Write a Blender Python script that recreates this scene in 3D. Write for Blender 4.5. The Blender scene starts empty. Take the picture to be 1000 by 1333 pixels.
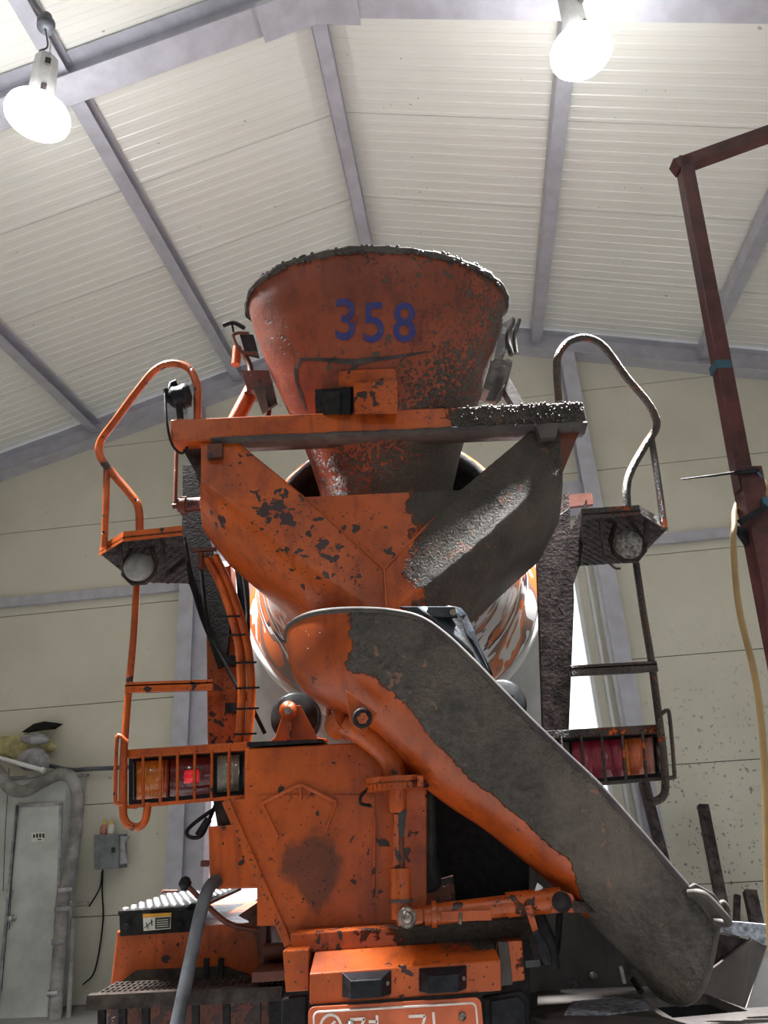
import bpy, bmesh, math, random
from mathutils import noise as mnoise
from mathutils import Vector, Matrix
from mathutils.bvhtree import BVHTree
random.seed(7)
S = bpy.context.scene
COL = S.collection
# ------------------------------------------------------------------ camera
FPX, PITCH, ROLL, YAWB, EYE = 957.7, .39177, -.06396, .105, 1.5
FW = Vector((0, math.cos(PITCH), math.sin(PITCH)))
_rt = Vector((1, 0, 0)); _up = _rt.cross(FW)
RT = math.cos(ROLL) * _rt + math.sin(ROLL) * _up
UP = -math.sin(ROLL) * _rt + math.cos(ROLL) * _up
CAM = Vector((0, 0, EYE))
cd = bpy.data.cameras.new('camera'); cam = bpy.data.objects.new('camera', cd); COL.objects.link(cam)
cd.sensor_fit = 'HORIZONTAL'; cd.sensor_width = 36; cd.lens = 36 * FPX / 1000
cd.clip_start = .05; cd.clip_end = 300
m = Matrix((RT, UP, -FW)).transposed().to_4x4(); m.translation = CAM
cam.matrix_world = m
S.camera = cam
# ------------------------------------------------------------------ world, light, exposure
w = bpy.data.worlds.new('overcast_sky'); S.world = w; w.use_nodes = True
bg = w.node_tree.nodes['Background']
bg.inputs[0].default_value = (.86, .93, 1, 1); bg.inputs[1].default_value = 1.6
S.view_settings.view_transform = 'Standard'; S.view_settings.look = 'None'
S.view_settings.exposure = 0.62; S.view_settings.gamma = 1; S.view_settings.use_curve_mapping = False
LAMP_GLOW = 25.0      # emission of the high bay lenses
CEILING_UPLIGHT = 31.0     # glow added to the lamp reflectors to brighten the ceiling
LAMP_WATT = 290.0     # light each lamp throws into the hall

# ------------------------------------------------------------------ pixel helpers (frame 1000 x 1333)
def ray(x, y): return FW + RT * ((x - 500) / FPX) - UP * ((y - 666.5) / FPX)
def P(x, y, Y):
    d = ray(x, y); return CAM + d * (Y / d.y)
def PZ(x, y, z):
    d = ray(x, y); return CAM + d * ((z - EYE) / d.z)
def PX(x, y, X):
    d = ray(x, y); return CAM + d * (X / d.x)
def PD(x, y, dep): return CAM + ray(x, y) * dep
DU = Vector((math.cos(YAWB), -math.sin(YAWB), 0)); DV = Vector((math.sin(YAWB), math.cos(YAWB), 0))
def toB(q): q = Vector(q); return Vector((q.dot(DU), q.dot(DV), q.z))
def fromB(q): return DU * q[0] + DV * q[1] + Vector((0, 0, q[2]))
def PW(x, y, v):                       # pixel to world on the plane at hall depth v
    d = ray(x, y); return CAM + d * (v / d.dot(DV))

# ------------------------------------------------------------------ materials
MATS = {}
def nmat(name, build):
    mt = bpy.data.materials.new(name); mt.use_nodes = True
    nt = mt.node_tree; b = nt.nodes['Principled BSDF']
    build(nt, b); MATS[name] = mt; return mt
def N(nt, t, **k):
    n = nt.nodes.new(t)
    for a, v in k.items(): setattr(n, a, v)
    return n
def L(nt, a, b): nt.links.new(a, b)
def noise(nt, scale, detail=4, rough=.55, vec=None, dist=0):
    n = N(nt, 'ShaderNodeTexNoise'); n.inputs['Scale'].default_value = scale
    n.inputs['Detail'].default_value = detail; n.inputs['Roughness'].default_value = rough
    n.inputs['Distortion'].default_value = dist
    if vec is not None: L(nt, vec, n.inputs['Vector'])
    return n.outputs['Fac']
def math_(nt, op, a, b=None, clamp=False):
    n = N(nt, 'ShaderNodeMath', operation=op); n.use_clamp = clamp
    for i, v in enumerate((a, b)):
        if v is None: continue
        if isinstance(v, (int, float)): n.inputs[i].default_value = v
        else: L(nt, v, n.inputs[i])
    return n.outputs[0]
def step(nt, v, lo, hi):
    n = N(nt, 'ShaderNodeMapRange'); n.interpolation_type = 'SMOOTHSTEP'
    L(nt, v, n.inputs[0]); n.inputs[1].default_value = lo; n.inputs[2].default_value = hi
    return n.outputs[0]
def mixc(nt, f, a, b):
    n = N(nt, 'ShaderNodeMix', data_type='RGBA')
    if isinstance(f, (int, float)): n.inputs[0].default_value = f
    else: L(nt, f, n.inputs[0])
    for i, v in ((6, a), (7, b)):
        if isinstance(v, tuple): n.inputs[i].default_value = (*v, 1)
        else: L(nt, v, n.inputs[i])
    return n.outputs[2]
def bump(nt, b, h, strength, dist=.01):
    n = N(nt, 'ShaderNodeBump'); n.inputs['Strength'].default_value = strength; n.inputs['Distance'].default_value = dist
    L(nt, h, n.inputs['Height']); L(nt, n.outputs[0], b.inputs['Normal'])
def objco(nt): return N(nt, 'ShaderNodeTexCoord').outputs['Object']
def attr(nt, nm): n = N(nt, 'ShaderNodeAttribute', attribute_name=nm); return n.outputs['Fac']
def simple(name, col, rough=.5, metal=0, var=.15, nscale=12, bmp=0, spec=None, coat=0):
    def f(nt, b):
        o = objco(nt)
        n = noise(nt, nscale, 5, .6, o)
        c2 = tuple(max(0, c * (1 - var * 2)) for c in col); c1 = tuple(min(1, c * (1 + var)) for c in col)
        L(nt, mixc(nt, step(nt, n, .3, .7), c2, c1), b.inputs['Base Color'])
        b.inputs['Roughness'].default_value = rough; b.inputs['Metallic'].default_value = metal
        if spec is not None: b.inputs['Specular IOR Level'].default_value = spec
        if coat: b.inputs['Coat Weight'].default_value = coat
        if bmp: bump(nt, b, noise(nt, nscale * 4, 4, .6, o), bmp)
    return nmat(name, f)
def paint(name, col, rough=.34, chipcol=(.035, .018, .022), concol=(.078, .069, .062), grain=.6, amp=1.4, ridge=90, tint=(.34, .13, .07)):
    """worn enamel: chips where attribute 'chip' is high, cement crust where attribute 'con' is high"""
    def f(nt, b):
        o = objco(nt)
        n1 = noise(nt, 7, 6, .62, o); n2 = noise(nt, 55, 4, .6, o); n3 = noise(nt, 2.2, 4, .6, o)
        nf = noise(nt, 21, 3, .5, o, .3); nb = noise(nt, 4.5, 3, .5, o); nk = noise(nt, 75, 2, .5, o)
        st = N(nt, 'ShaderNodeVectorMath', operation='MULTIPLY'); L(nt, o, st.inputs[0]); st.inputs[1].default_value = (9, 9, 1.2)
        ns = noise(nt, 2.0, 5, .6, st.outputs[0])
        dirt = tuple(c * k + .004 for c, k in zip(col, (.34, .24, .5)))
        base = mixc(nt, step(nt, n3, .30, .72), tuple(c * .58 for c in col), tuple(c * 1.1 for c in col))
        base = mixc(nt, math_(nt, 'MULTIPLY', step(nt, n1, .46, .74), .7), base, dirt)
        base = mixc(nt, math_(nt, 'MULTIPLY', step(nt, ns, .50, .72), .6), base, dirt)
        so = math_(nt, 'MULTIPLY', step(nt, math_(nt, 'ADD', attr(nt, 'soot'), math_(nt, 'MULTIPLY', math_(nt, 'SUBTRACT', n1, .5), 2.0)), .35, .85), .8)
        base = mixc(nt, so, base, (.085, .028, .016))
        # chips: blotches in patches plus fine specks
        cv = math_(nt, 'ADD', attr(nt, 'chip'), math_(nt, 'MULTIPLY', math_(nt, 'SUBTRACT', nf, .5), 1.9))
        cv = math_(nt, 'ADD', cv, math_(nt, 'MULTIPLY', math_(nt, 'SUBTRACT', nb, .5), 1.1))
        cm = step(nt, cv, .52, .56)
        sv = math_(nt, 'ADD', math_(nt, 'MULTIPLY', attr(nt, 'chip'), .25), nk)
        cm = math_(nt, 'MAXIMUM', cm, math_(nt, 'MULTIPLY', step(nt, sv, .715, .74), .85))
        c = mixc(nt, cm, base, chipcol)
        # cement
        kv = math_(nt, 'ADD', attr(nt, 'con'), math_(nt, 'MULTIPLY', math_(nt, 'SUBTRACT', n1, .5), amp))
        kv = math_(nt, 'ADD', kv, math_(nt, 'MULTIPLY', math_(nt, 'SUBTRACT', n2, .5), grain))
        km = step(nt, kv, .46, .56)
        g = noise(nt, ridge, 4, .65, o); g2 = noise(nt, 3.2, 5, .6, o); g3 = noise(nt, 150, 2, .5, o)
        cc = mixc(nt, step(nt, g, .30, .70), tuple(x * .62 for x in concol), tuple(x * 1.2 for x in concol))
        cc = mixc(nt, math_(nt, 'MULTIPLY', step(nt, g2, .42, .70), .75), cc, tuple(min(1, x * k) for x, k in zip(concol, (2.3, 2.1, 2.0))))
        cc = mixc(nt, math_(nt, 'MULTIPLY', step(nt, ns, .55, .75), .4), cc, tuple(x * .5 for x in concol))
        fr = step(nt, math_(nt, 'ADD', math_(nt, 'MULTIPLY', nf, .6), math_(nt, 'MULTIPLY', nb, .4)), .60, .64)
        cc = mixc(nt, math_(nt, 'MULTIPLY', fr, .55), cc, tint)
        cc = mixc(nt, math_(nt, 'MULTIPLY', step(nt, g3, .66, .72), .7), cc, (.03, .027, .025))
        L(nt, mixc(nt, km, c, cc), b.inputs['Base Color'])
        r = N(nt, 'ShaderNodeMix', data_type='FLOAT'); L(nt, km, r.inputs[0])
        L(nt, math_(nt, 'ADD', math_(nt, 'MULTIPLY', n1, .3), rough - .15), r.inputs[2]); r.inputs[3].default_value = .48
        L(nt, r.outputs[0], b.inputs['Roughness'])
        h = math_(nt, 'ADD', math_(nt, 'MULTIPLY', km, math_(nt, 'ADD', math_(nt, 'MULTIPLY', g, 3.2), math_(nt, 'ADD', math_(nt, 'MULTIPLY', n2, .5), .4))),
                  math_(nt, 'ADD', math_(nt, 'MULTIPLY', cm, -.22), math_(nt, 'MULTIPLY', n1, .3)))
        bump(nt, b, h, 1.0, .010)
    return nmat(name, f)
paint('orange_paint', (.55, .102, .013))
paint('hopper_paint', (.29, .060, .024), rough=.58, chipcol=(.07, .05, .04), concol=(.095, .083, .074), grain=2.2, amp=1.0)
paint('chute_paint', (.48, .085, .012), concol=(.082, .074, .067), grain=.5, amp=.9, ridge=38, tint=(.42, .20, .13))
paint('cement_crust', (.085, .076, .069), rough=.65, chipcol=(.06, .052, .048))
paint('rust_paint', (.15, .04, .022), rough=.5)
simple('dark_iron', (.022, .02, .022), .5, .2, .3, 20, .3, spec=.22)
simple('black_rubber', (.012, .012, .014), .6, 0, .3, 30, .2, spec=.22)
simple('black_plastic', (.012, .014, .02), .38, 0, .3, 40, .25, spec=.22)
simple('dark_brown_steel', (.055, .042, .042), .5, .2, .4, 14, .4, spec=.22)
simple('maroon_steel', (.085, .022, .024), .42, 0, .25, 14, .15)
simple('lavender_steel', (.50, .50, .575), .4, 0, .07, 6)
simple('cream_panel', (.84, .84, .75), .28, 0, .03, 1.2)
simple('cream_panel_dim', (.62, .60, .47), .4, 0, .08, 3)
simple('hall_side_sheet', (.70, .69, .58), .45, 0, .04, 2)
simple('zinc', (.55, .56, .58), .35, .8, .15, 20)
simple('white_enamel', (.75, .76, .76), .35, 0, .04, 5)
simple('lamp_grey', (.50, .50, .50), .4, .1, .08, 10)
simple('grey_box', (.20, .22, .23), .5, 0, .15, 10)
simple('grey_hose', (.10, .11, .13), .5, 0, .25, 10)
simple('duct_grey', (.26, .25, .24), .55, 0, .25, 6, .2)
simple('tan_hose', (.22, .14, .055), .45, 0, .1, 10)
simple('blue_tape', (.03, .10, .15), .5, 0, .1, 10)
simple('booth_white', (.52, .55, .54), .5, 0, .1, 3)
simple('bag_yellow', (.50, .44, .22), .6, 0, .2, 8, .3)
simple('bag_grey', (.38, .37, .40), .6, 0, .25, 9, .4)
simple('steel_roller', (.07, .075, .08), .35, .7, .3, 10)
simple('drum_grey', (.38, .38, .385), .55, 0, .1, 4, .1)
def f_num(nt, b):
    o = objco(nt); n = noise(nt, 14, 5, .6, o)
    L(nt, mixc(nt, step(nt, noise(nt, 40, 3, .6, o), .4, .7), (.022, .028, .19), (.05, .045, .13)), b.inputs['Base Color'])
    L(nt, step(nt, n, .66, .60), b.inputs['Alpha']); b.inputs['Roughness'].default_value = .5
nmat('blue_number', f_num)
simple('plate_orange', (.55, .12, .045), .45, 0, .12, 8)
simple('plate_white', (.78, .70, .66), .5, 0, .1, 20)
simple('sticker_white', (.72, .72, .68), .5, 0, .06, 20)
simple('sticker_amber', (.72, .36, .04), .5, 0, .06, 20)
simple('sticker_black', (.02, .02, .02), .5, 0, .06, 20)
simple('rag_rubber', (.045, .06, .085), .45, 0, .5, 9, .3)
simple('bottle_white', (.7, .68, .6), .4, 0, .05, 10)
simple('bottle_pink', (.55, .22, .17), .4, 0, .05, 10)
simple('bottle_cap', (.7, .5, .1), .4, 0, .05, 10)
simple('concrete_floor', (.17, .168, .165), .55, 0, .18, 1.5, .15)
simple('yard', (.62, .60, .56), .8, 0, .1, .4)
simple('bolt_steel', (.28, .24, .22), .35, .7, .3, 40)
simple('seam_dark', (.05, .04, .04), .5, 0, .3, 20)
simple('chequer_dark', (.05, .038, .04), .42, .3, .4, 18, .2, spec=.22)
simple('grating_dark', (.055, .045, .04), .45, .3, .3, 18, .2, spec=.22)
simple('white_dust', (.30, .33, .39), .7, 0, .35, 60, .4)
def lens(name, col, em=0, rough=.18):
    def f(nt, b):
        o = objco(nt); wv = N(nt, 'ShaderNodeTexWave', wave_type='BANDS', bands_direction='X'); wv.inputs['Scale'].default_value = 45
        L(nt, o, wv.inputs['Vector'])
        n = noise(nt, 18, 4, .6, o)
        L(nt, mixc(nt, step(nt, n, .35, .75), col, tuple(c * .6 for c in col)), b.inputs['Base Color'])
        b.inputs['Roughness'].default_value = rough; b.inputs['Coat Weight'].default_value = .6
        b.inputs['Subsurface Weight'].default_value = .15; b.inputs['Subsurface Scale'].default_value = .02
        if em: b.inputs['Emission Color'].default_value = (*col, 1); b.inputs['Emission Strength'].default_value = em
        bump(nt, b, wv.outputs['Fac'], .35, .004)
    return nmat(name, f)
lens('lens_amber', (.60, .17, .012)); lens('lens_amber_dark', (.32, .055, .012)); lens('lens_red_dark', (.13, .008, .012))
lens('lens_red', (.75, .012, .03), .2); lens('lens_clear', (.28, .28, .24)); lens('lens_black', (.012, .012, .012))
lens('lens_magenta', (.30, .012, .045), 0, .4); lens('lens_orange', (.72, .17, .05), 0, .4); lens('lens_pink', (.46, .19, .14), 0, .5); lens('lens_dust', (.14, .13, .12), 0, .5)
lens('reflector_grey', (.30, .30, .30), 0, .3)
simple('reflector_crust', (.26, .25, .24), .6, 0, .4, 70, .5)
def f_lamp(nt, b):
    b.inputs['Base Color'].default_value = (1, 1, 1, 1)
    b.inputs['Emission Color'].default_value = (1, .985, .94, 1); b.inputs['Emission Strength'].default_value = LAMP_GLOW
nmat('lamp_lens', f_lamp)
def f_glowing_reflector(nt, b):
    b.inputs['Base Color'].default_value = (.8, .8, .78, 1); b.inputs['Roughness'].default_value = .3
    b.inputs['Emission Color'].default_value = (1, .99, .97, 1); b.inputs['Emission Strength'].default_value = CEILING_UPLIGHT  # added uplight: the reflector shell itself glows
nmat('glowing_reflector', f_glowing_reflector)
def f_drum(nt, b):
    # marbled orange, white, purple and grey: old coats of paint ground through in rings
    o = objco(nt); d = N(nt, 'ShaderNodeVectorMath', operation='MULTIPLY'); L(nt, o, d.inputs[0]); d.inputs[1].default_value = (1.0, 1.0, 1.0)
    mp = N(nt, 'ShaderNodeMapping'); L(nt, d.outputs[0], mp.inputs[0]); mp.inputs['Rotation'].default_value = (.25, 0, 0); mp.inputs['Scale'].default_value = (.7, 5.0, .7)
    n = noise(nt, 1.7, 3, .5, mp.outputs[0], .5)
    r = N(nt, 'ShaderNodeValToRGB'); L(nt, n, r.inputs[0]); r.color_ramp.interpolation = 'CONSTANT'
    e = r.color_ramp.elements
    e[0].position = 0; e[0].color = (.50, .12, .035, 1)
    e[1].position = .38; e[1].color = (.62, .60, .60, 1)
    for ps, c in ((.43, (.58, .14, .04, 1)), (.48, (.20, .12, .10, 1)), (.52, (.68, .66, .67, 1)), (.57, (.05, .03, .055, 1)), (.60, (.60, .17, .06, 1)), (.66, (.58, .57, .60, 1))):
        x = e.new(ps); x.color = c
    L(nt, r.outputs[0], b.inputs['Base Color']); b.inputs['Roughness'].default_value = .22; b.inputs['Coat Weight'].default_value = .5
nmat('drum_marbled', f_drum)
def f_wall(nt, b):
    # cream sheet, spatter and dirt marks
    o = objco(nt); n = noise(nt, .8, 4, .6, o)
    c = mixc(nt, step(nt, n, .3, .75), (.70, .68, .585), (.60, .58, .49))
    sp = step(nt, noise(nt, 24, 4, .6, o), .60, .66); sp2 = step(nt, noise(nt, 9, 2, .5, o), .73, .76)
    z = N(nt, 'ShaderNodeSeparateXYZ'); L(nt, o, z.inputs[0])
    low = step(nt, z.outputs[2], 3.4, 1.2); side = step(nt, z.outputs[0], 1.0, 2.0)
    c = mixc(nt, math_(nt, 'MULTIPLY', sp, math_(nt, 'ADD', math_(nt, 'MULTIPLY', math_(nt, 'MULTIPLY', low, side), .75), .05)), c, (.13, .11, .08))
    c = mixc(nt, math_(nt, 'MULTIPLY', sp2, .45), c, (.25, .21, .14))
    L(nt, c, b.inputs['Base Color']); b.inputs['Roughness'].default_value = .45
    bump(nt, b, noise(nt, 60, 2, .5, o), .12, .003)
nmat('gable_sheet', f_wall)
def f_ceil(nt, b):
    o = objco(nt); n = noise(nt, .7, 3, .6, o); sp = step(nt, noise(nt, 13, 2, .5, o), .755, .77)
    c = mixc(nt, step(nt, n, .3, .75), (.88, .885, .85), (.83, .835, .79))
    L(nt, mixc(nt, math_(nt, 'MULTIPLY', sp, .6), c, (.2, .18, .12)), b.inputs['Base Color'])
    b.inputs['Roughness'].default_value = .3
nmat('ceiling_sheet', f_ceil)

# ------------------------------------------------------------------ mesh builder
class MB:
    def __init__(s): s.v = []; s.f = []; s.smooth = []
    def add(s, vs, fs, sm=False):
        k = len(s.v); s.v += [Vector(p) for p in vs]
        for f in fs: s.f.append(tuple(i + k for i in f)); s.smooth.append(sm)
        return s
    def box(s, c, size, rot=None):
        c = Vector(c); hx, hy, hz = (d / 2 for d in size); R = rot or Matrix.Identity(3)
        vs = [c + R @ Vector((x * hx, y * hy, z * hz)) for z in (-1, 1) for y in (-1, 1) for x in (-1, 1)]
        return s.add(vs, [(0, 2, 3, 1), (4, 5, 7, 6), (0, 1, 5, 4), (2, 6, 7, 3), (0, 4, 6, 2), (1, 3, 7, 5)])
    def prism(s, poly, d):
        """polygon extruded by vector d"""
        d = Vector(d); n = len(poly); a = [Vector(p) for p in poly]
        fs = [tuple(range(n)), tuple(range(2 * n - 1, n - 1, -1))]
        fs += [(i, n + i, n + (i + 1) % n, (i + 1) % n) for i in range(n)]
        return s.add(a + [p + d for p in a], fs)
    def tube(s, pts, r, seg=10, cap=True, sm=True, sq=False):
        pts = [Vector(p) for p in pts]; n = len(pts); rr = r if isinstance(r, (list, tuple)) else [r] * n
        T = [(pts[min(i + 1, n - 1)] - pts[max(i - 1, 0)]).normalized() for i in range(n)]
        up = Vector((0, 0, 1)) if abs(T[0].z) < .9 else Vector((1, 0, 0))
        X = T[0].cross(up).normalized(); vs = []
        for i in range(n):
            X = (X - T[i] * X.dot(T[i])).normalized(); Yv = T[i].cross(X)
            for k in range(seg):
                a = 2 * math.pi * (k + (.5 if sq else 0)) / seg
                vs.append(pts[i] + (X * math.cos(a) + Yv * math.sin(a)) * rr[i])
        fs = []
        for i in range(n - 1):
            for k in range(seg):
                a, b = i * seg + k, i * seg + (k + 1) % seg
                fs.append((a, b, b + seg, a + seg))
        s.add(vs, fs, sm)
        if cap: s.add(vs[:seg], [tuple(range(seg - 1, -1, -1))]); s.add(vs[-seg:], [tuple(range(seg))])
        return s
    def cyl(s, a, b, r, seg=20, r2=None): return s.tube([a, b], [r, r if r2 is None else r2], seg)
    def bar(s, a, b, wd, ht=None, upv=(0, 0, 1)):
        """rectangular bar from a to b, wd across, ht along upv"""
        a, b = Vector(a), Vector(b); ht = ht or wd
        T = (b - a).normalized(); X = T.cross(Vector(upv)).normalized(); Z = X.cross(T)
        return s.box((a + b) / 2, (wd, (b - a).length, ht), Matrix((X, T, Z)).transposed())
    def lathe(s, o, ax, prof, seg=40, sm=True):
        """prof: list of (distance along axis, radius)"""
        o = Vector(o); ax = Vector(ax).normalized(); t = Vector((0, 0, 1)) if abs(ax.z) < .9 else Vector((1, 0, 0))
        X = ax.cross(t).normalized(); Z = ax.cross(X); vs = []
        for d, r in prof:
            for k in range(seg):
                a = 2 * math.pi * k / seg; vs.append(o + ax * d + (X * math.cos(a) + Z * math.sin(a)) * r)
        fs = [(i * seg + k, i * seg + (k + 1) % seg, (i + 1) * seg + (k + 1) % seg, (i + 1) * seg + k) for i in range(len(prof) - 1) for k in range(seg)]
        return s.add(vs, fs, sm)
    def grid(s, rows, sm=True, closed=False):
        n = len(rows[0]); vs = [p for r in rows for p in r]; fs = []
        for i in range(len(rows) - 1):
            for k in range(n if closed else n - 1):
                fs.append((i * n + k, i * n + (k + 1) % n, (i + 1) * n + (k + 1) % n, (i + 1) * n + k))
        return s.add(vs, fs, sm)
def new_obj(name, me, parent=None):
    o = bpy.data.objects.new(name, me); COL.objects.link(o)
    if parent is not None: o.parent = parent
    return o
def root_of(o):
    while o.parent is not None: o = o.parent
    return o
def finish(mb, name, mat, parent=None, bevel=0, solid=0, con=None, chip=None, frame=None, fix=True, weld=False):
    """one mesh object from world-space geometry; a child keeps its thing's origin"""
    me = bpy.data.meshes.new(name)
    inv = None
    if parent is not None: inv = root_of(parent).matrix_basis.inverted()
    elif frame is not None: inv = frame.inverted()
    vs = [tuple(inv @ p) if inv else tuple(p) for p in mb.v]
    me.from_pydata(vs, [], mb.f); me.update()
    for p, sm in zip(me.polygons, mb.smooth): p.use_smooth = sm
    if fix:
        bm = bmesh.new(); bm.from_mesh(me)
        if weld: bmesh.ops.remove_doubles(bm, verts=bm.verts, dist=1e-5)
        bmesh.ops.recalc_face_normals(bm, faces=bm.faces); bm.to_mesh(me); bm.free()
    inv_w = inv.inverted() if inv else None
    for nm, fn in (('con', con), ('chip', chip)):
        if fn is None: continue
        a = me.attributes.new(nm, 'FLOAT', 'POINT')
        for i, v in enumerate(me.vertices):
            q = inv_w @ v.co if inv_w else v.co
            a.data[i].value = fn(q) if callable(fn) else fn
    me.materials.append(MATS[mat])
    o = new_obj(name, me, parent)
    if frame is not None and parent is None: o.matrix_basis = frame
    if solid:
        md = o.modifiers.new('thickness', 'SOLIDIFY'); md.thickness = solid; md.offset = 0
    if bevel:
        md = o.modifiers.new('edge', 'BEVEL'); md.width = bevel; md.segments = 2; md.limit_method = 'ANGLE'
    return o
def tag(o, label, cat=None, group=None, kind=None):
    if label: o['label'] = label
    if cat: o['category'] = cat
    if group: o['group'] = group
    if kind: o['kind'] = kind
    return o
def empty(name, loc, rotz=0):
    o = bpy.data.objects.new(name, None); COL.objects.link(o); o.empty_display_size = .1
    o.matrix_basis = Matrix.Translation(loc) @ Matrix.Rotation(rotz, 4, 'Z'); return o
def spline(pts, n=8):
    """Catmull-Rom through points"""
    p = [Vector(q) for q in pts]; p = [2 * p[0] - p[1]] + p + [2 * p[-1] - p[-2]]; out = []
    for i in range(1, len(p) - 2):
        for k in range(n):
            t = k / n; a, b, c, d = p[i - 1:i + 3]
            out.append(.5 * ((2 * b) + (c - a) * t + (2 * a - 5 * b + 4 * c - d) * t * t + (3 * b - a - 3 * c + d) * t ** 3))
    out.append(p[-2]); return out
def clip_poly(poly, a, b, c):          # keep a*x + b*y <= c, 2D
    out = []
    for i in range(len(poly)):
        p, q = poly[i], poly[(i + 1) % len(poly)]
        dp, dq = a * p[0] + b * p[1] - c, a * q[0] + b * q[1] - c
        if dp <= 0: out.append(p)
        if (dp < 0) != (dq < 0) and abs(dp - dq) > 1e-9 and dp != 0 and dq != 0:
            t = dp / (dp - dq); out.append((p[0] + t * (q[0] - p[0]), p[1] + t * (q[1] - p[1])))
    return out

# ================================================================== THE HALL (frame turned by YAWB)
BF = Matrix.Rotation(-YAWB, 4, 'Z')
U0, ZR, SL, WV, VB = -.67, 7.14, .2735, 7.9, -6.25      # ridge line, rafter soffit height, slope, gable depth, open end
UL, UR = -6.6, 5.3
ZC = .30                                                # sheet lies this much above the rafter soffit
def zb(u): return ZR - SL * abs(u - U0)
def B3(u, v, z): return fromB((u, v, z))
def hall_empty(name):
    o = bpy.data.objects.new(name, None); COL.objects.link(o); o.matrix_basis = BF; o['kind'] = 'structure'; return o
# floor and yard
fl = MB().box((0, 0, -.05), (UR - UL + 1, WV - VB, .1)); fl.v = [fromB((p.x + (UL + UR) / 2, p.y + (WV + VB) / 2, p.z)) for p in fl.v]
tag(finish(fl, 'floor', 'concrete_floor', frame=BF), None, kind='structure')
gy = MB().box((0, 0, -.16), (160, 160, .1))
tag(finish(gy, 'ground', 'yard'), None, kind='structure')
# ceiling sheets: each one metre wide, ribbed
ceil = hall_empty('ceiling')
cth = math.cos(math.atan(SL))
def sheet_mesh(sg):
    half = (U0 - UL + .25) if sg < 0 else (UR - U0 + .25)
    mb = MB(); prof = []
    nrib = 9
    prof.append((-.5, .02)); prof.append((-.497, .02)); prof.append((-.496, 0))
    for i in range(nrib):
        c = -.5 + (i + .5) / nrib
        prof += [(c - .046, 0), (c - .040, .0055), (c + .018, .0055), (c + .024, 0)]
    prof += [(.496, 0), (.497, .02), (.5, .02)]
    rows = []
    for a in (0.0, half):
        rows.append([Vector((U0 + sg * a, v, zb(U0 + sg * a) + ZC + h)) for v, h in prof])
    mb.grid(rows, sm=False)
    # upper skin
    t = [Vector((U0, -.5, ZR + ZC + .07)), Vector((U0, .5, ZR + ZC + .07)), Vector((U0 + sg * half, .5, zb(U0 + sg * half) + ZC + .07)), Vector((U0 + sg * half, -.5, zb(U0 + sg * half) + ZC + .07))]
    mb.add(t, [(0, 1, 2, 3)])
    me = bpy.data.meshes.new('roof_sheet'); me.from_pydata([tuple(p) for p in mb.v], [], mb.f); me.materials.append(MATS['ceiling_sheet']); return me
for sg in (-1, 1):
    me = sheet_mesh(sg); v = 7.25
    while v > VB - .2:
        o = new_obj('roof_sheet', me, ceil); o.location = (0, v, 0); v -= 1.0
# purlins
PUR = [-6.3, -4.45, -2.58, U0, 1.20, 3.08, 4.95]
for u in PUR:
    mb = MB(); zt = zb(u) + ZC; z0 = zt - .17; wd = .06
    for (a, b) in ((VB, 3.53), (3.61, WV - .11)):
        mb.box((u, (a + b) / 2, z0 + .004), (wd * 2, b - a, .008)); mb.box((u - wd, (a + b) / 2, (z0 + zt) / 2 - .01), (.008, b - a, zt - z0 - .02))
        mb.box((u, (a + b) / 2, zt - .03), (wd * 2, b - a, .008))
    mb.v = [fromB(p) for p in mb.v]
    finish(mb, 'purlin', 'lavender_steel', ceil)
# rafters: I section
def rafter(name, v, wd, depth, parent):
    for sg in (-1, 1):
        uend = UL + .1 if sg < 0 else UR - .1
        mb = MB()
        for (off0, off1, hw) in ((0, .012, wd / 2), (.012, depth - .012, .005), (depth - .012, depth, wd / 2)):
            q = [(U0, ZR + off0), (uend, zb(uend) + off0), (uend, zb(uend) + off1), (U0, ZR + off1)]
            mb.prism([fromB((u, v - hw, z)) for u, z in q], DV * (2 * hw))
        finish(mb, name, 'lavender_steel', parent)
rafter('rafter', 3.57, .22, .28, ceil)
rafter('rafter', WV - .1, .2, .28, ceil)
rafter('rafter', -.9, .22, .28, ceil)
rafter('rafter', -5.3, .22, .28, ceil)
# ridge splice plate and its bolts under the near rafter
mb = MB(); q = [(U0 - .40, zb(U0 - .40) - .035), (U0, ZR - .03), (U0 + .34, zb(U0 + .34) - .035), (U0 + .34, zb(U0 + .34) + .02), (U0, ZR + .03), (U0 - .40, zb(U0 - .40) + .02)]
mb.prism([fromB((u, 3.44, z)) for u, z in q], DV * .27)
finish(mb, 'ridge_splice', 'lavender_steel', ceil)
# gable wall: horizontal sheets, gate opening between the columns
gab = hall_empty('wall_gable'); GL, GR, GT = -3.05, 1.46, 4.5
seams = [-.3, .75, 1.80, 2.85, 3.95, 5.02, 6.08, 7.13, 8.2]
for i in range(len(seams) - 1):
    z0, z1 = seams[i] + .004, seams[i + 1] - .004
    spans = [(UL, UR)] if z0 >= GT else [(UL, GL), (GR, UR)]
    if z0 < GT < z1: spans = [(UL, GL), (GR, UR), ('top',)]
    for sp in spans:
        if sp[0] == 'top': poly = [(GL, GT), (GR, GT), (GR, z1), (GL, z1)]
        else:
            poly = [(sp[0], z0), (sp[1], z0), (sp[1], z1), (sp[0], z1)]
        poly = clip_poly(poly, SL, 1, ZR + ZC + .02 + SL * U0); poly = clip_poly(poly, -SL, 1, ZR + ZC + .02 - SL * U0)
        if len(poly) < 3: continue
        mb = MB().prism([fromB((u, WV, z)) for u, z in poly], DV * .05)
        finish(mb, 'wall_sheet', 'gable_sheet', gab)
mb = MB().box((-.6, WV + .06, 4), (UR - UL + .3, .02, 9.2)) if False else MB()
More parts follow.
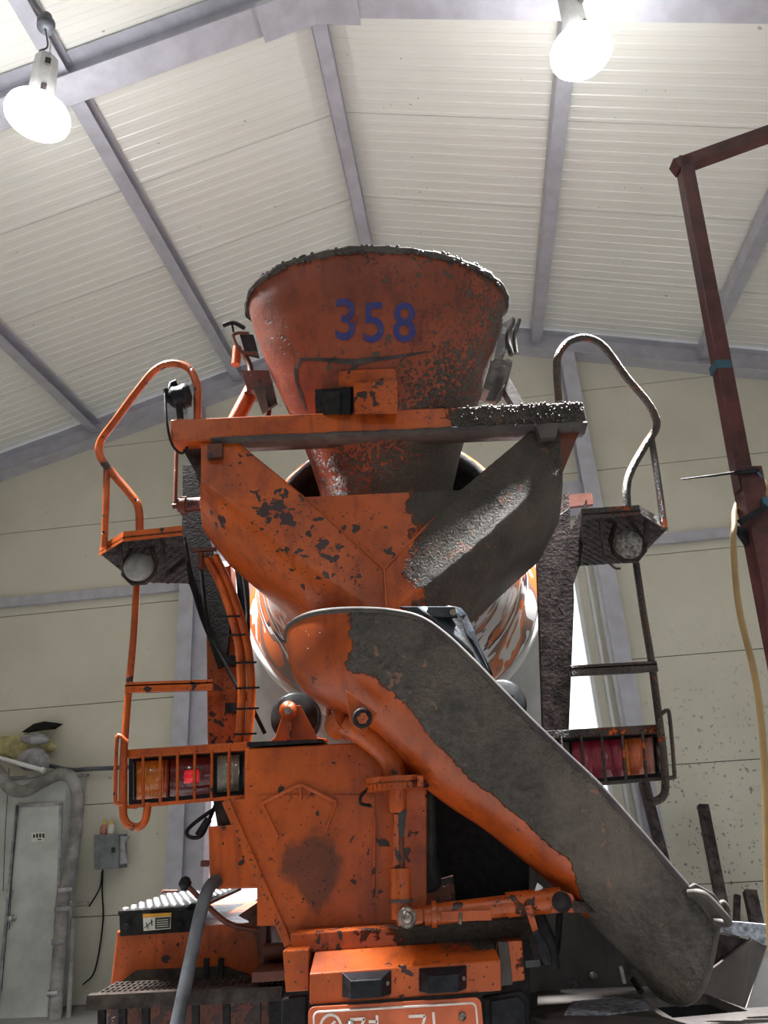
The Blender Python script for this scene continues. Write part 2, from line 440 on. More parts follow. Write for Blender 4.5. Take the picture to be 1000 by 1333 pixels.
# dark joint backing strips so the seams read as gaps
for z in seams[1:-1]:
    sps = [(UL, UR)] if z > GT else [(UL, GL), (GR, UR)]
    for a, b in sps:
        k = (ZR + ZC - z) / SL; a2, b2 = max(a, U0 - k), min(b, U0 + k)
        if b2 - a2 < .1: continue
        mb.box(((a2 + b2) / 2, WV + .03, z), (b2 - a2, .03, .02))
mb.v = [fromB(p) for p in mb.v]; finish(mb, 'joint_strip', 'seam_dark', gab)
# columns, girts
def bbox(u0, u1, v0, v1, z0, z1, name, mat, parent=None, bevel=0):
    mb = MB().box(((u0 + u1) / 2, (v0 + v1) / 2, (z0 + z1) / 2), (u1 - u0, v1 - v0, z1 - z0)); mb.v = [fromB(p) for p in mb.v]
    return finish(mb, name, mat, parent, bevel=bevel, frame=None if parent else BF)
for i, u in enumerate((-3.12, 1.52)):
    mb = MB(); zt = zb(u) + .02
    for dv, t in ((WV - .19, .01), (WV - .01, .01)): mb.box((u, dv, zt / 2), (.17, t, zt))
    mb.box((u, WV - .1, zt / 2), (.01, .18, zt))
    mb.v = [fromB(p) for p in mb.v]; finish(mb, 'column', 'lavender_steel', gab)
for a, b in ((UL, -3.2), (1.62, UR)):
    mb = MB().box(((a + b) / 2, WV - .035, 4.055), (b - a, .07, .012)).box(((a + b) / 2, WV - .066, 4.11), (b - a, .008, .10)).box(((a + b) / 2, WV - .03, 4.16), (b - a, .07, .008))
    mb.v = [fromB(p) for p in mb.v]; finish(mb, 'girt', 'lavender_steel', gab)
# gate: jamb rails, lintel
gate = hall_empty('door_1')
bbox(GL - .02, GL + .20, WV - .10, WV + .08, 0, GT, 'gate_jamb', 'lavender_steel', gate)
bbox(GR - .05, GR + .02, WV - .10, WV + .08, 0, GT, 'gate_jamb', 'white_enamel', gate)
bbox(GR - .27, GR - .23, WV - .03, WV + .06, 0, GT, 'gate_rail', 'white_enamel', gate)
bbox(GR - .13, GR - .10, WV - .03, WV + .06, 0, GT, 'gate_rail', 'white_enamel', gate)
bbox(GR - .25, GR - .04, WV + .03, WV + .06, 0, GT, 'gate_post_panel', 'gable_sheet', gate)
bbox(GL, GR, WV - .05, WV + .3, GT - .02, GT + .4, 'gate_lintel', 'lavender_steel', gate)
# side walls; the right one has a row of window openings
wl = hall_empty('wall_left')
bbox(UL - .08, UL, VB, WV, -.05, zb(UL) + ZC + .1, 'side_sheet', 'hall_side_sheet', wl)
wr = hall_empty('wall_right'); ze = zb(UR) + ZC + .1
bbox(UR, UR + .08, VB, WV, -.05, 1.3, 'side_sheet', 'hall_side_sheet', wr)
bbox(UR, UR + .08, VB, WV, 3.5, ze, 'side_sheet', 'hall_side_sheet', wr)
for a, b in ((VB, -1.4), (.2, 1.6), (3.2, WV)):
    bbox(UR, UR + .08, a, b, 1.3, 3.5, 'side_sheet', 'hall_side_sheet', wr)

# wall behind the photographer, with its doorway
wb_ = hall_empty('wall_back')
for poly in ([(UL, -.05), (.8, -.05), (.8, 2.3), (UL, 2.3)], [(2.8, -.05), (UR, -.05), (UR, 2.3), (2.8, 2.3)], [(UL, 2.3), (UR, 2.3), (UR, zb(UR) + ZC), (U0, ZR + ZC), (UL, zb(UL) + ZC)]):
    finish(MB().prism([fromB((u, VB, z)) for u, z in poly], DV * -.08), 'back_sheet', 'hall_side_sheet', wb_)

# ================================================================== MIXER TRUCK
TR = empty('mixer_truck', (0, 3.4, 0))
tag(TR, 'orange concrete mixer truck seen from behind, caked in grey cement', 'truck')
def xz(q): return q.x, q.z
def px(p): return p
def lin(a, b):
    """0 at point a, 1 at point b, along a->b"""
    a, b = Vector(a), Vector(b); d = b - a; k = d.length_squared
    return lambda q: (Vector(q) - a).dot(d) / k
def clamp(v, a=0, b=1): return max(a, min(b, v))

# ---- drum
DA = Vector((0, math.cos(.25), -math.sin(.25))); DO = P(506, 690, 3.45)
drum = finish(MB().lathe(DO, DA, [(-.02, .62), (0, .645), (.02, .645), (.03, .60), (.36, .74), (.40, .80), (.43, .81)], 72), 'drum', 'drum_marbled', TR)
tag(drum, 'drum cone marbled in orange, white and purple old paint')
finish(MB().lathe(DO, DA, [(-.02, .62), (-.02, .57), (.02, .56), (.6, .52), (.62, .01)], 48), 'drum_mouth', 'dark_iron', drum)
finish(MB().lathe(DO, DA, [(.43, .81), (.435, .835), (.50, .835), (.505, .82)], 72), 'drum_ring', 'white_enamel', drum)
finish(MB().lathe(DO, DA, [(.505, .822), (.52, .815), (.53, .825)], 72), 'ring_groove', 'seam_dark', drum)
finish(MB().lathe(DO, DA, [(.53, .825), (1.0, .98), (1.9, 1.17), (3.0, 1.17), (4.2, .7), (4.25, .01)], 72), 'drum_body', 'drum_grey', drum)

# ---- charge hopper (numbered)
HS = [  # pixel row: left x, y, right x, y, plane Y, depth radius
    (324, 404, 659, 399, 3.16, .43), (330, 428, 655, 422, 3.165, .43), (347, 474, 640, 466, 3.19, .41), (369, 522, 627, 514, 3.22, .385),
    (392, 572, 608, 562, 3.26, .35), (405, 605, 598, 598, 3.29, .32), (416, 640, 590, 634, 3.32, .29), (424, 690, 584, 684, 3.36, .26)]
rows = []
SEG = 72
for (xl, yl, xr, yr, Yc, ry) in HS:
    a, b = P(xl, yl, Yc), P(xr, yr, Yc); c = (a + b) / 2; ex = (b - a) / 2
    rows.append([c + ex * math.cos(t) + Vector((0, -ry * math.sin(t), 0)) for t in [2 * math.pi * k / SEG for k in range(SEG)]])
hA, hB = P(560, 420, 2.8), P(640, 500, 2.9); fh = lin(hA, hB); rimz = rows[0][0].z
zlow = P(500, 600, 3.0).z
def con_hop(q):
    v = fh(q) * .62 + .12
    top = clamp((q.z - (rimz - .30)) / .30) * .30 * clamp((q.x + .30) / .25)
    low = clamp((zlow - q.z) / .12) * .45 * clamp((q.x + .12) / .15)
    return clamp(v, -.1, 1.1) + top + low
mb = MB(); 
fine = []
for i in range(len(rows) - 1):
    for s_ in range(6): fine.append([rows[i][k].lerp(rows[i + 1][k], s_ / 6) for k in range(SEG)])
fine.append(rows[-1]); mb.grid(fine, closed=True)
hop = finish(mb, 'charge_hopper', 'hopper_paint', TR, con=con_hop, chip=lambda q: .12 + clamp((q.x + .1) * .5, 0, .2), fix=False)
tag(hop, 'rusty orange funnel with blue number 358 and cement-covered flank')
hbvh = BVHTree.FromPolygons([tuple(p) for p in mb.v], mb.f)
def on_surf(bvh, x, y, off=.004):
    d = ray(x, y).normalized(); loc, n, i, dist = bvh.ray_cast(CAM, d)
    if loc is None: return None
    if n.dot(d) > 0: n = -n
    return loc + n * off
rim = [p.copy() for p in rows[0]]; rr = []
for k, p in enumerate(rim): rr.append(.013 + .010 * random.random() * (1 if p.y < 3.2 else .4))
mb = MB(); pts = [p + Vector((0, 0, random.uniform(-.004, .008))) for p in rim]; mb.tube(pts + [pts[0]], rr + [rr[0]], 8)
for k in range(260):
    t = random.uniform(.12, .95) * math.pi; q = rows[0][0].lerp(rows[0][SEG // 2], .5)
    ex = (rows[0][0] - rows[0][SEG // 2]) / 2; c = q + ex * math.cos(t) + Vector((0, -.43 * math.sin(t), random.uniform(-.02, .02)))
    r = random.uniform(.004, .011); mb.lathe(c + Vector((0, -.008, -r)), (0, 0, 1), [(0, .001), (r * .6, r), (r * 1.5, r * .8), (2 * r, .001)], 6)
o = finish(mb, 'hopper_rim', 'cement_crust', hop, chip=.1)
# number: glyphs laid on the funnel
def flat_text(body, x0, y0, x1, y1, bvh, name, mat, parent, dx=0.0, off=.004, skip=None):
    cu = bpy.data.curves.new('t', 'FONT'); cu.body = body; cu.resolution_u = 6; cu.offset = dx
    to = bpy.data.objects.new('t', cu); COL.objects.link(to)
    dg = bpy.context.evaluated_depsgraph_get(); me = bpy.data.meshes.new_from_object(to.evaluated_get(dg))
    bpy.data.objects.remove(to); bm = bmesh.new(); bm.from_mesh(me)
    bmesh.ops.triangulate(bm, faces=bm.faces)
    xs = [v.co.x for v in bm.verts]; ys = [v.co.y for v in bm.verts]; mx, Mx, my, My = min(xs), max(xs), min(ys), max(ys)
    bmesh.ops.subdivide_edges(bm, edges=[e for e in bm.edges if e.calc_length() > (My - my) / 6], cuts=2, use_grid_fill=True)
    bmesh.ops.triangulate(bm, faces=bm.faces)
    out = MB(); ok = True; vs = []
    for v in bm.verts:
        s_, t = (v.co.x - mx) / (Mx - mx), (v.co.y - my) / (My - my)
        X = x0 + (x1 - x0) * s_; Yp = (y0[0] + (y0[1] - y0[0]) * s_) * (1 - t) + (y1[0] + (y1[1] - y1[0]) * s_) * t
        vs.append(on_surf(bvh, X, Yp, off) if not callable(bvh) else bvh(X, Yp))
    fs = [tuple(v.index for v in f.verts) for f in bm.faces]
    if skip: fs = [f for f in fs if not skip(sum((vs[i] for i in f), Vector()) / 3)]
    out.add(vs, fs); bm.free()
    return finish(out, name, mat, parent, fix=False)
flat_text('3', 437, (443, 443), 463, (389, 389), hbvh, 'number', 'blue_number', hop, .012)
flat_text('5', 473, (446, 446), 500, (394, 394), hbvh, 'number', 'blue_number', hop, .012)
flat_text('8', 512, (446, 446), 541, (394, 394), hbvh, 'number', 'blue_number', hop, .012)
# welded patch outline and reinforcing plate on the funnel
def strip(bvh, pts, wds, off=.005):
    mb = MB(); a = []; b = []
    for i, (x, y) in enumerate(pts):
        x2, y2 = pts[min(i + 1, len(pts) - 1)]; x1, y1 = pts[max(i - 1, 0)]; d = math.hypot(x2 - x1, y2 - y1)
        nx, ny = -(y2 - y1) / d, (x2 - x1) / d; h = wds[i] / 2
        a.append(on_surf(bvh, x + nx * h, y + ny * h, off)); b.append(on_surf(bvh, x - nx * h, y - ny * h, off))
    mb.grid([a, b], sm=False); return mb
finish(strip(hbvh, [(400, 535), (393, 515), (387, 495), (386, 480), (393, 468), (410, 468), (430, 469), (450, 471), (465, 472), (480, 469), (500, 467), (530, 463), (556, 458)], [3, 4, 4, 5, 5, 4, 5, 7, 9, 7, 5, 4, 2]), 'weld_seam', 'seam_dark', hop)
def surf_plate(bvh, quad, n, off, name, mat, parent, con=None, chip=None):
    (ax, ay), (bx, by), (cx, cy), (dx_, dy) = quad; mb = MB(); rows_ = []; base = []
    for j in range(n + 1):
        r_ = []; s0 = []
        for i in range(n + 1):
            s_, t = i / n, j / n; x = (ax * (1 - s_) + bx * s_) * (1 - t) + (dx_ * (1 - s_) + cx * s_) * t; y = (ay * (1 - s_) + by * s_) * (1 - t) + (dy * (1 - s_) + cy * s_) * t
            r_.append(on_surf(bvh, x, y, off)); s0.append(on_surf(bvh, x, y, -.005))
        rows_.append(r_); base.append(s0)
    mb.grid(rows_, sm=False)
    ring = [(rows_[0][i], base[0][i]) for i in range(n + 1)] + [(rows_[j][n], base[j][n]) for j in range(1, n + 1)] + [(rows_[n][i], base[n][i]) for i in range(n - 1, -1, -1)] + [(rows_[j][0], base[j][0]) for j in range(n - 1, -1, -1)]
    mb.grid([[a for a, b in ring], [b for a, b in ring]], sm=False)
    return finish(mb, name, mat, parent, con=con, chip=chip)
ch0 = lambda q: .15
surf_plate(hbvh, [(443, 484), (515, 481), (515, 503), (443, 505)], 5, .02, 'hinge_plate', 'orange_paint', hop, chip=.1)
surf_plate(hbvh, [(418, 508), (460, 506), (460, 540), (420, 540)], 5, .05, 'socket_box', 'black_plastic', hop)
surf_plate(hbvh, [(464, 501), (516, 499), (516, 540), (466, 540)], 5, .05, 'hinge_block', 'orange_paint', hop, chip=.35)
surf_plate(hbvh, [(429, 512), (449, 511), (449, 540), (431, 540)], 3, .065, 'socket_lid', 'dark_iron', hop)

# hopper side fittings
def prismY(pp, Y, d, name, mat, parent, bevel=0, con=None, chip=None):
    return finish(MB().prism([P(x, y, Y) for x, y in pp], (0, d, 0)), name, mat, parent, bevel=bevel, con=con, chip=chip)
def tubeY(pp, r, name, mat, parent, seg=10, sm=6, con=None, chip=None):
    pts = [P(*q) for q in pp]
    if sm: pts = spline(pts, sm)
    return finish(MB().tube(pts, r, seg), name, mat, parent, con=con, chip=chip)
prismY([(319, 410), (318, 395), (325, 389), (333, 392), (337, 402), (330, 418)], 3.25, .02, 'hopper_ear', 'dark_brown_steel', hop)
prismY([(640, 376), (648, 369), (657, 378), (658, 398), (648, 392)], 3.25, .02, 'hopper_ear', 'dark_brown_steel', hop)
tubeY([(324, 434, 3.2), (308, 434, 3.2), (304, 440, 3.2), (315, 458, 3.2), (335, 460, 3.2)], .009, 'latch_loop', 'rust_paint', hop)
tubeY([(290, 424, 3.2), (304, 420, 3.2), (318, 427, 3.2)], .012, 'latch_handle', 'dark_iron', hop, sm=4)
tubeY([(302, 421, 3.2), (304, 432, 3.2)], .006, 'latch_pin', 'dark_iron', hop, sm=0)
prismY([(311, 432), (330, 436), (336, 460), (318, 456)], 3.23, .05, 'latch_plate', 'dark_iron', hop)
tubeY([(309, 452, 3.3), (307, 475, 3.3)], .024, 'stub_pipe', 'orange_paint', TR, sm=0, seg=14, chip=.2)
tubeY([(316, 458, 3.26), (326, 480, 3.26), (322, 512, 3.24)], .016, 'latch_rod', 'rust_paint', TR, chip=.2)
prismY([(314, 482), (350, 482), (356, 505), (322, 508)], 3.22, .12, 'hopper_bracket', 'rust_paint', TR, chip=.3)
prismY([(330, 505), (342, 504), (352, 530), (341, 537)], 3.2, .02, 'bracket_tongue', 'cement_crust', TR)
prismY([(343, 503), (354, 500), (361, 524), (350, 531)], 3.2, .02, 'bracket_tongue', 'dark_brown_steel', TR)
tubeY([(300, 560, 3.3), (332, 500, 3.3)], .042, 'hopper_strut', 'orange_paint', TR, sm=0, seg=14, chip=.2, con=0)
tubeY([(352, 520, 3.3), (348, 556, 3.3)], .012, 'brace_rod', 'rust_paint', TR, sm=0)
tubeY([(668, 416, 3.2), (661, 440, 3.2), (666, 462, 3.2)], .014, 'latch_rod', 'cement_crust', TR)
tubeY([(676, 416, 3.18), (670, 438, 3.18), (672, 460, 3.18)], .012, 'latch_loop', 'cement_crust', hop)
prismY([(652, 424), (668, 412), (672, 420), (662, 445), (654, 468), (643, 468)], 3.22, .05, 'latch_plate', 'cement_crust', hop, chip=.3)
prismY([(636, 470), (662, 467), (668, 470), (656, 505), (648, 512), (628, 505)], 3.22, .12, 'hopper_bracket', 'cement_crust', TR, chip=.2)
prismY([(646, 490), (656, 488), (645, 522), (632, 521)], 3.2, .02, 'bracket_tongue', 'cement_crust', TR)
finish(MB().bar(P(652, 492, 3.28), P(680, 540, 3.3), .05, .06), 'hopper_strut', 'cement_crust', TR)

# ---- top cross beam
BY = 2.94
bl, br = P(222, 546, BY), P(759, 523, BY); bh = .115
bz = (P(222, 572, BY).z - bl.z)
mb = MB(); n = 40; rowsb = []
for i in range(n + 1):
    c = bl.lerp(br, i / n); rowsb.append([c, c + Vector((0, 0, -bh)), c + Vector((0, .12, -bh)), c + Vector((0, .12, 0))])
mb.grid([[r_[k % 4] for r_ in rowsb] for k in range(5)], sm=False); mb.add(rowsb[0], [(0, 1, 2, 3)]); mb.add(rowsb[-1], [(3, 2, 1, 0)])
xs_ = P(592, 540, BY).x
beam = finish(mb, 'cross_beam', 'orange_paint', TR, bevel=.006, weld=True, con=lambda q: .5 + (q.x - xs_) * 2.4, chip=.12)
tag(beam, 'square beam, orange one side and cement-crusted on the other')
mb = MB(); ca, cb_ = bl.lerp(br, .10) + Vector((0, -.004, -bh - .003)), br + Vector((0, -.004, -bh - .003)); prf = []
for k in range(61):
    c = ca.lerp(cb_, k / 60); hgt = .012 + .010 * random.random(); prf.append([c + Vector((0, 0, hgt * .7)), c + Vector((0, -.004, 0)), c + Vector((0, .06, -.008 - .006 * random.random())), c + Vector((0, .128, .002))])
mb.grid(prf); finish(mb, 'beam_crust', 'cement_crust', beam, solid=.006, chip=.3)
mb = MB()
for k in range(420):
    t = random.uniform(.70, .995); c = bl.lerp(br, t) + Vector((0, random.choice((-.003, random.uniform(0, .12))), -bh * random.random()))
    if c.y > BY: c.z = bl.lerp(br, t).z + (0 if random.random() < .5 else -bh)
    r = random.uniform(.003, .009); mb.lathe(c - Vector((0, 0, r)), (0, 0, 1), [(0, .001), (r * .7, r), (r * 1.6, r * .7), (2 * r, .001)], 5)
o = finish(mb, 'cement_clumps', 'cement_crust', beam); o['kind'] = 'stuff'
mb = MB().prism([P(272, 582, BY + .0), P(291, 581, BY), P(291, 598, BY), P(272, 600, BY)], (0, -.03, 0))
finish(mb, 'beam_lug', 'rust_paint', beam, chip=.3)
finish(MB().prism([P(696, 560, BY), P(725, 556, BY), P(722, 574, BY), P(702, 576, BY)], (0, -.04, 0)), 'beam_lug', 'cement_crust', beam)

def relief(q, a=1.0):
    n = mnoise.noise(q * 18) * .45 + abs(mnoise.noise(Vector((q.x * 48, q.y * 48, q.z * 30)))) * .9 + mnoise.noise(q * 110) * .35
    return n * .0072 * a
# ---- discharge funnel: two wings and a triangular back plate
def wing(T, C, Bm, K, name, con, chip):
    def dense(pl, n=44):
        out = []
        for i in range(len(pl) - 1):
            for k in range(n): out.append(pl[i].lerp(pl[i + 1], k / n))
        out.append(pl[-1]); return out
    T, C, Bm, K = (dense([P(*q) for q in pl]) for pl in (T, C, Bm, K)); rows_ = []
    for k in range(25): rows_.append([a.lerp(b, k / 24) for a, b in zip(T, C)])
    for k in range(1, 31):   # rounded lower half
        t = k / 30; rows_.append([a * (1 - t) ** 2 + (b + (b - d) * .25) * 2 * t * (1 - t) + d * t * t for a, b, d in zip(C, Bm, K)])
    rows_ = [[q + Vector((0, -relief(q, clamp(con(q) * 1.2 - .1) * .9), 0)) for q in r_] for r_ in rows_]
    mb = MB(); mb.grid(rows_, sm=True)
    return finish(mb, name, 'orange_paint', TR, solid=.012, con=con, chip=chip)
cA = P(500, 700, 2.88)
def con_fun(q): return -.12 + (q.x - cA.x) * 2.0 + clamp((q.x - cA.x) * 3, 0, .4) + clamp((q.z - 2.5) * .5) * 0
def chip_fun(q):
    a = P(390, 690, 2.88); d = math.hypot((q.x - a.x) * .8, (q.z - a.z) * 1.1 + (q.x - a.x) * .5); return clamp(.40 - d * .75, -.05, .36)
KY = 3.35
wing([(262, 572, 2.97), (310, 577, 2.97), (400, 650, 2.94), (500, 742, 2.88)], [(262, 622, 2.92), (305, 655, 2.90), (400, 740, 2.86), (502, 805, 2.85)],
     [(262, 662, 2.97), (290, 695, 2.97), (398, 803, 2.95), (500, 862, 2.93)], [(266, 690, 3.3), (300, 735, 3.3), (410, 830, 3.25), (500, 880, 3.2)], 'funnel_wing', con_fun, chip_fun)
wing([(728, 560, 2.97), (690, 563, 2.97), (598, 641, 2.94), (500, 742, 2.88)], [(731, 608, 2.92), (695, 640, 2.90), (600, 727, 2.86), (502, 805, 2.85)],
     [(731, 650, 2.97), (707, 690, 2.97), (606, 803, 2.95), (500, 862, 2.93)], [(726, 680, 3.3), (700, 730, 3.3), (590, 830, 3.25), (500, 880, 3.2)], 'funnel_wing', con_fun, chip_fun)
mb = MB(); n = 16; A, Bq, Cq = P(398, 648, 2.948), P(600, 639, 2.948), P(500, 744, 2.884); rows_ = []
for j in range(n + 1):
    l, r_ = A.lerp(Cq, j / n), Bq.lerp(Cq, j / n); rows_.append([l.lerp(r_, k / n) for k in range(n + 1)])
mb.grid(rows_, sm=False); finish(mb, 'funnel_back_plate', 'orange_paint', TR, solid=.012, con=con_fun, chip=lambda q: chip_fun(q) + .04)
# raised weld beads along the folds
wb = lambda pts, nm='weld_bead': finish(MB().tube([P(*q) for q in pts], .0055, 6), nm, 'orange_paint', TR, con=con_fun, chip=.1)
wb([(398, 648, 2.935), (500, 741, 2.872), (503, 800, 2.845)]); wb([(600, 639, 2.935), (500, 741, 2.872)])
# wing end plate behind the right beam end, and the dark cheek behind the left one
prismY([(727, 560), (757, 556), (734, 612), (729, 625)], 2.99, .02, 'funnel_cheek', 'rust_paint', TR)
prismY([(236, 582), (264, 582), (264, 640), (252, 610)], 3.02, .02, 'funnel_cheek', 'dark_brown_steel', TR)

# ---- rear posts
PO = 3.42
prismY([(268, 745), (300, 735), (312, 968), (270, 972)], PO, .12, 'rear_post', 'orange_paint', TR, bevel=.005, chip=.28)
prismY([(238, 606), (262, 606), (270, 690), (300, 800), (296, 850), (284, 870), (246, 760), (237, 690)], PO - .03, .03, 'post_gusset', 'dark_iron', TR)
prismY([(700, 690), (742, 660), (748, 780), (741, 952), (712, 956)], PO, .10, 'rear_post', 'dark_brown_steel', TR, bevel=.004)
prismY([(699, 700), (716, 690), (722, 955), (708, 957)], PO - .05, .05, 'post_flange', 'dark_brown_steel', TR)
prismY([(764, 650), (766, 668), (754, 740), (733, 800), (728, 790), (738, 700)], PO - .06, .02, 'post_gusset', 'dark_brown_steel', TR)
prismY([(730, 645), (771, 641), (773, 656), (731, 661)], PO + .2, .03, 'post_crossbar', 'rust_paint', TR)
prismY([(733, 643), (741, 640), (741, 905), (733, 905)], PO + .08, .03, 'post_strap', 'dark_brown_steel', TR)
# pivot shaft by the left post
finish(MB().cyl(P(232, 658, 3.3), P(262, 656, 3.3), .034, 16).cyl(P(225, 659, 3.3), P(234, 658, 3.3), .014, 10).cyl(P(236, 658, 3.3), P(243, 658, 3.3), .045, 16), 'pivot_shaft', 'rust_paint', TR, chip=.25)
tubeY([(230, 585, 3.27), (228, 655, 3.27)], .010, 'control_rod', 'rust_paint', TR, sm=0)
finish(MB().box(P(266, 716, 3.3), (.12, .02, .015)).cyl(P(262, 720, 3.3), P(262, 740, 3.3), .017, 10).cyl(P(270, 722, 3.3), P(271, 744, 3.3), .012, 10), 'tap_fitting', 'rust_paint', TR)
# corrugated hoses and their ties
h1 = [(270, 728, 3.3), (290, 768, 3.28), (309, 830, 3.26), (315, 890, 3.26), (313, 940, 3.27), (309, 975, 3.28)]
h2 = [(280, 724, 3.3), (301, 768, 3.28), (320, 830, 3.26), (327, 890, 3.26), (325, 940, 3.27), (320, 975, 3.28)]
for hh in (h1, h2):
    pts = spline([P(*q) for q in hh], 40); finish(MB().tube(pts, [.0185 + (.0016 if i % 2 else 0) for i in range(len(pts))], 10), 'hydraulic_hose', 'orange_paint', TR, chip=.12)
for (x, y) in ((297, 802), (304, 826), (318, 862), (322, 895), (321, 922), (318, 955)):
    finish(MB().bar(P(x - 14, y + 1, 3.235), P(x + 16, y, 3.235), .006, .008), 'hose_tie', 'black_rubber', TR)
for y in (858, 920):
    finish(MB().prism([P(293, y - 5, 3.33), P(308, y - 5, 3.33), P(308, y + 7, 3.33), P(293, y + 7, 3.33)], (0, .06, 0)), 'hose_clamp', 'dark_iron', TR)
for dd in ([(262, 742, 3.34), (272, 820, 3.34), (296, 870, 3.32), (312, 900, 3.3)], [(315, 735, 3.4), (322, 800, 3.38), (316, 830, 3.36)], [(240, 700, 3.36), (258, 790, 3.36), (290, 868, 3.34)], [(318, 900, 3.36), (345, 955, 3.4)]):
    tubeY(dd, .009, 'rubber_hose', 'black_rubber', TR)
finish(MB().tube(spline([P(*q) for q in ((306, 700, 3.45), (316, 760, 3.45), (318, 830, 3.45))], 8), .03, 8), 'rubber_hose', 'black_rubber', TR)

# ---- swivel chute: trough closed at its upper end
CM, CWd = 2.86, .26
RIM = [(373, 828), (377, 815), (395, 803), (425, 796), (470, 794), (512, 797), (548, 806), (580, 828), (612, 858), (645, 892), (690, 938), (740, 986), (780, 1024), (830, 1080), (890, 1150), (935, 1200)]
BOT = [(375, 832), (379, 868), (392, 893), (412, 910), (440, 926), (468, 940), (500, 966), (532, 1000), (560, 1028), (592, 1052), (632, 1078), (680, 1116), (722, 1152), (772, 1200), (822, 1248), (858, 1292)]
WF = [.02, .28, .55, .78, .93, 1, 1, 1, 1, 1, 1, 1, .99, .97, .94, .90]
rows_ = []
M_ = 100
for (rx, ry), (bx, by), wf in zip(RIM, BOT, WF):
    w_ = CWd * wf; R3 = P(rx, ry, CM - w_); B3_ = P(bx, by, CM - w_ * .18); row = []
    for k in range(M_ + 1):
        ph = -math.pi / 2 + math.pi * k / M_; sn, cs = math.sin(ph), math.cos(ph)
        sn = math.copysign(abs(sn) ** .85, sn); cs = abs(cs) ** .85
        q = R3.lerp(B3_, cs); q = Vector((q.x, CM + w_ * sn, q.z)); row.append(q)
    rows_.append(row)
den = []
for k in range(M_ + 1):
    den.append(spline([r_[k] for r_ in rows_], 24))
den = list(map(list, zip(*den)))
NS = len(den)
def con_ch(s_, t):
    # t: 0 near rim .. .5 bottom .. 1 far rim ; orange strip along the underside of the upper half and the closed end
    if s_ > .86: return 1.6
    edge = .19 + .06 * clamp((s_ - .3) * 3)
    v = (edge - t) * 14 + .5
    e2 = (s_ - .27 + max(0, .10 - t) * .2) * 18 + .5
    return clamp(min(v, e2) if s_ < .80 else v + (s_ - .80) * 40, -.9, 1.6)
base = [list(r_) for r_ in den]; cvals = []
for i in range(NS):
    s_ = i / (NS - 1)
    for k in range(M_ + 1):
        t = k / M_; c = con_ch(s_, t); cvals.append(c); q = base[i][k]
        if s_ > .86 and t < .5:                       # the mouth is cut on a curve
            q = q + (base[-1][k] - base[-40][k]).normalized() * (.055 * math.sin(2 * math.pi * t) * ((s_ - .86) / .14) ** 1.5)
        nrm = Vector((0, -math.cos(math.pi * t), 0)) + (base[i][M_ // 2] - base[i][0]).normalized() * math.sin(math.pi * t)
        den[i][k] = q + nrm * (relief(q) * clamp(c * 1.5))
mb = MB(); mb.grid(den)
chute = finish(mb, 'swivel_chute', 'chute_paint', TR, solid=.008, chip=.1, fix=False)
ca_ = chute.data.attributes.new('con', 'FLOAT', 'POINT')
for i, c in enumerate(cvals): ca_.data[i].value = c
tag(chute, 'discharge chute trough, grey with hardened cement, orange underneath')
rimp = [P(x, y, CM - CWd * wf) for (x, y), wf in zip(RIM, WF)]; rimp = spline(rimp, 24)
far = [Vector((p.x, 2 * CM - p.y, p.z)) for p in rimp]
finish(MB().tube(rimp, .0125, 10), 'chute_rim', 'cement_crust', chute, chip=.15); finish(MB().tube(far, .0125, 10), 'chute_rim', 'cement_crust', chute, chip=.15)
endp = den[-1][::4]; finish(MB().tube(endp, .010, 8), 'chute_lip', 'cement_crust', chute, chip=.1)
cbvh = BVHTree.FromPolygons([tuple(p) for p in mb.v], mb.f)
# hinge plate and grab handle at the chute end
Yh = CM - CWd * .92
finish(MB().prism([P(893, 1154, Yh), P(903, 1149, Yh), P(928, 1163, Yh), P(944, 1190, Yh), P(936, 1208, Yh), P(926, 1202, Yh)], (0, -.02, 0)), 'hinge_plate', 'cement_crust', chute, bevel=.004)
finish(MB().tube(spline([P(897, 1163, Yh - .02), P(912, 1163, Yh - .05), P(925, 1172, Yh - .05), P(947, 1197, Yh - .05), P(943, 1202, Yh - .03), P(928, 1199, Yh - .02)], 5), .012, 10), 'grab_handle', 'cement_crust', chute)
finish(MB().tube(spline([P(935, 1180, Yh + .02), P(942, 1175, Yh + .02), P(947, 1184, Yh + .02), P(944, 1196, Yh + .02)], 4), .009, 8), 'hinge_ring', 'cement_crust', chute)
# rubber flap hanging between funnel and chute
mb = MB(); rw = []
for (a, b) in (((545, 792), (600, 790)), ((560, 806), (607, 800)), ((590, 830), (616, 822)), ((612, 850), (625, 842)), ((636, 884), (640, 880))):
    pa, pb = P(a[0], a[1], 2.74), P(b[0], b[1], 2.82); rw.append([pa.lerp(pb, k / 6) + Vector((0, .02 * math.sin(k * 1.7 + a[1] * .1), 0)) for k in range(7)])
mb.grid(rw); finish(mb, 'rubber_flap', 'rag_rubber', TR, solid=.008)
finish(MB().prism([P(520, 789, 2.74), P(592, 789, 2.74), P(597, 803, 2.74), P(548, 803, 2.74)], (0, .03, 0)), 'flap_strap', 'rag_rubber', TR, bevel=.004)
finish(MB().cyl(P(590, 797, 2.70), P(590, 797, 2.76), .013, 12), 'flap_bolt', 'bolt_steel', TR)

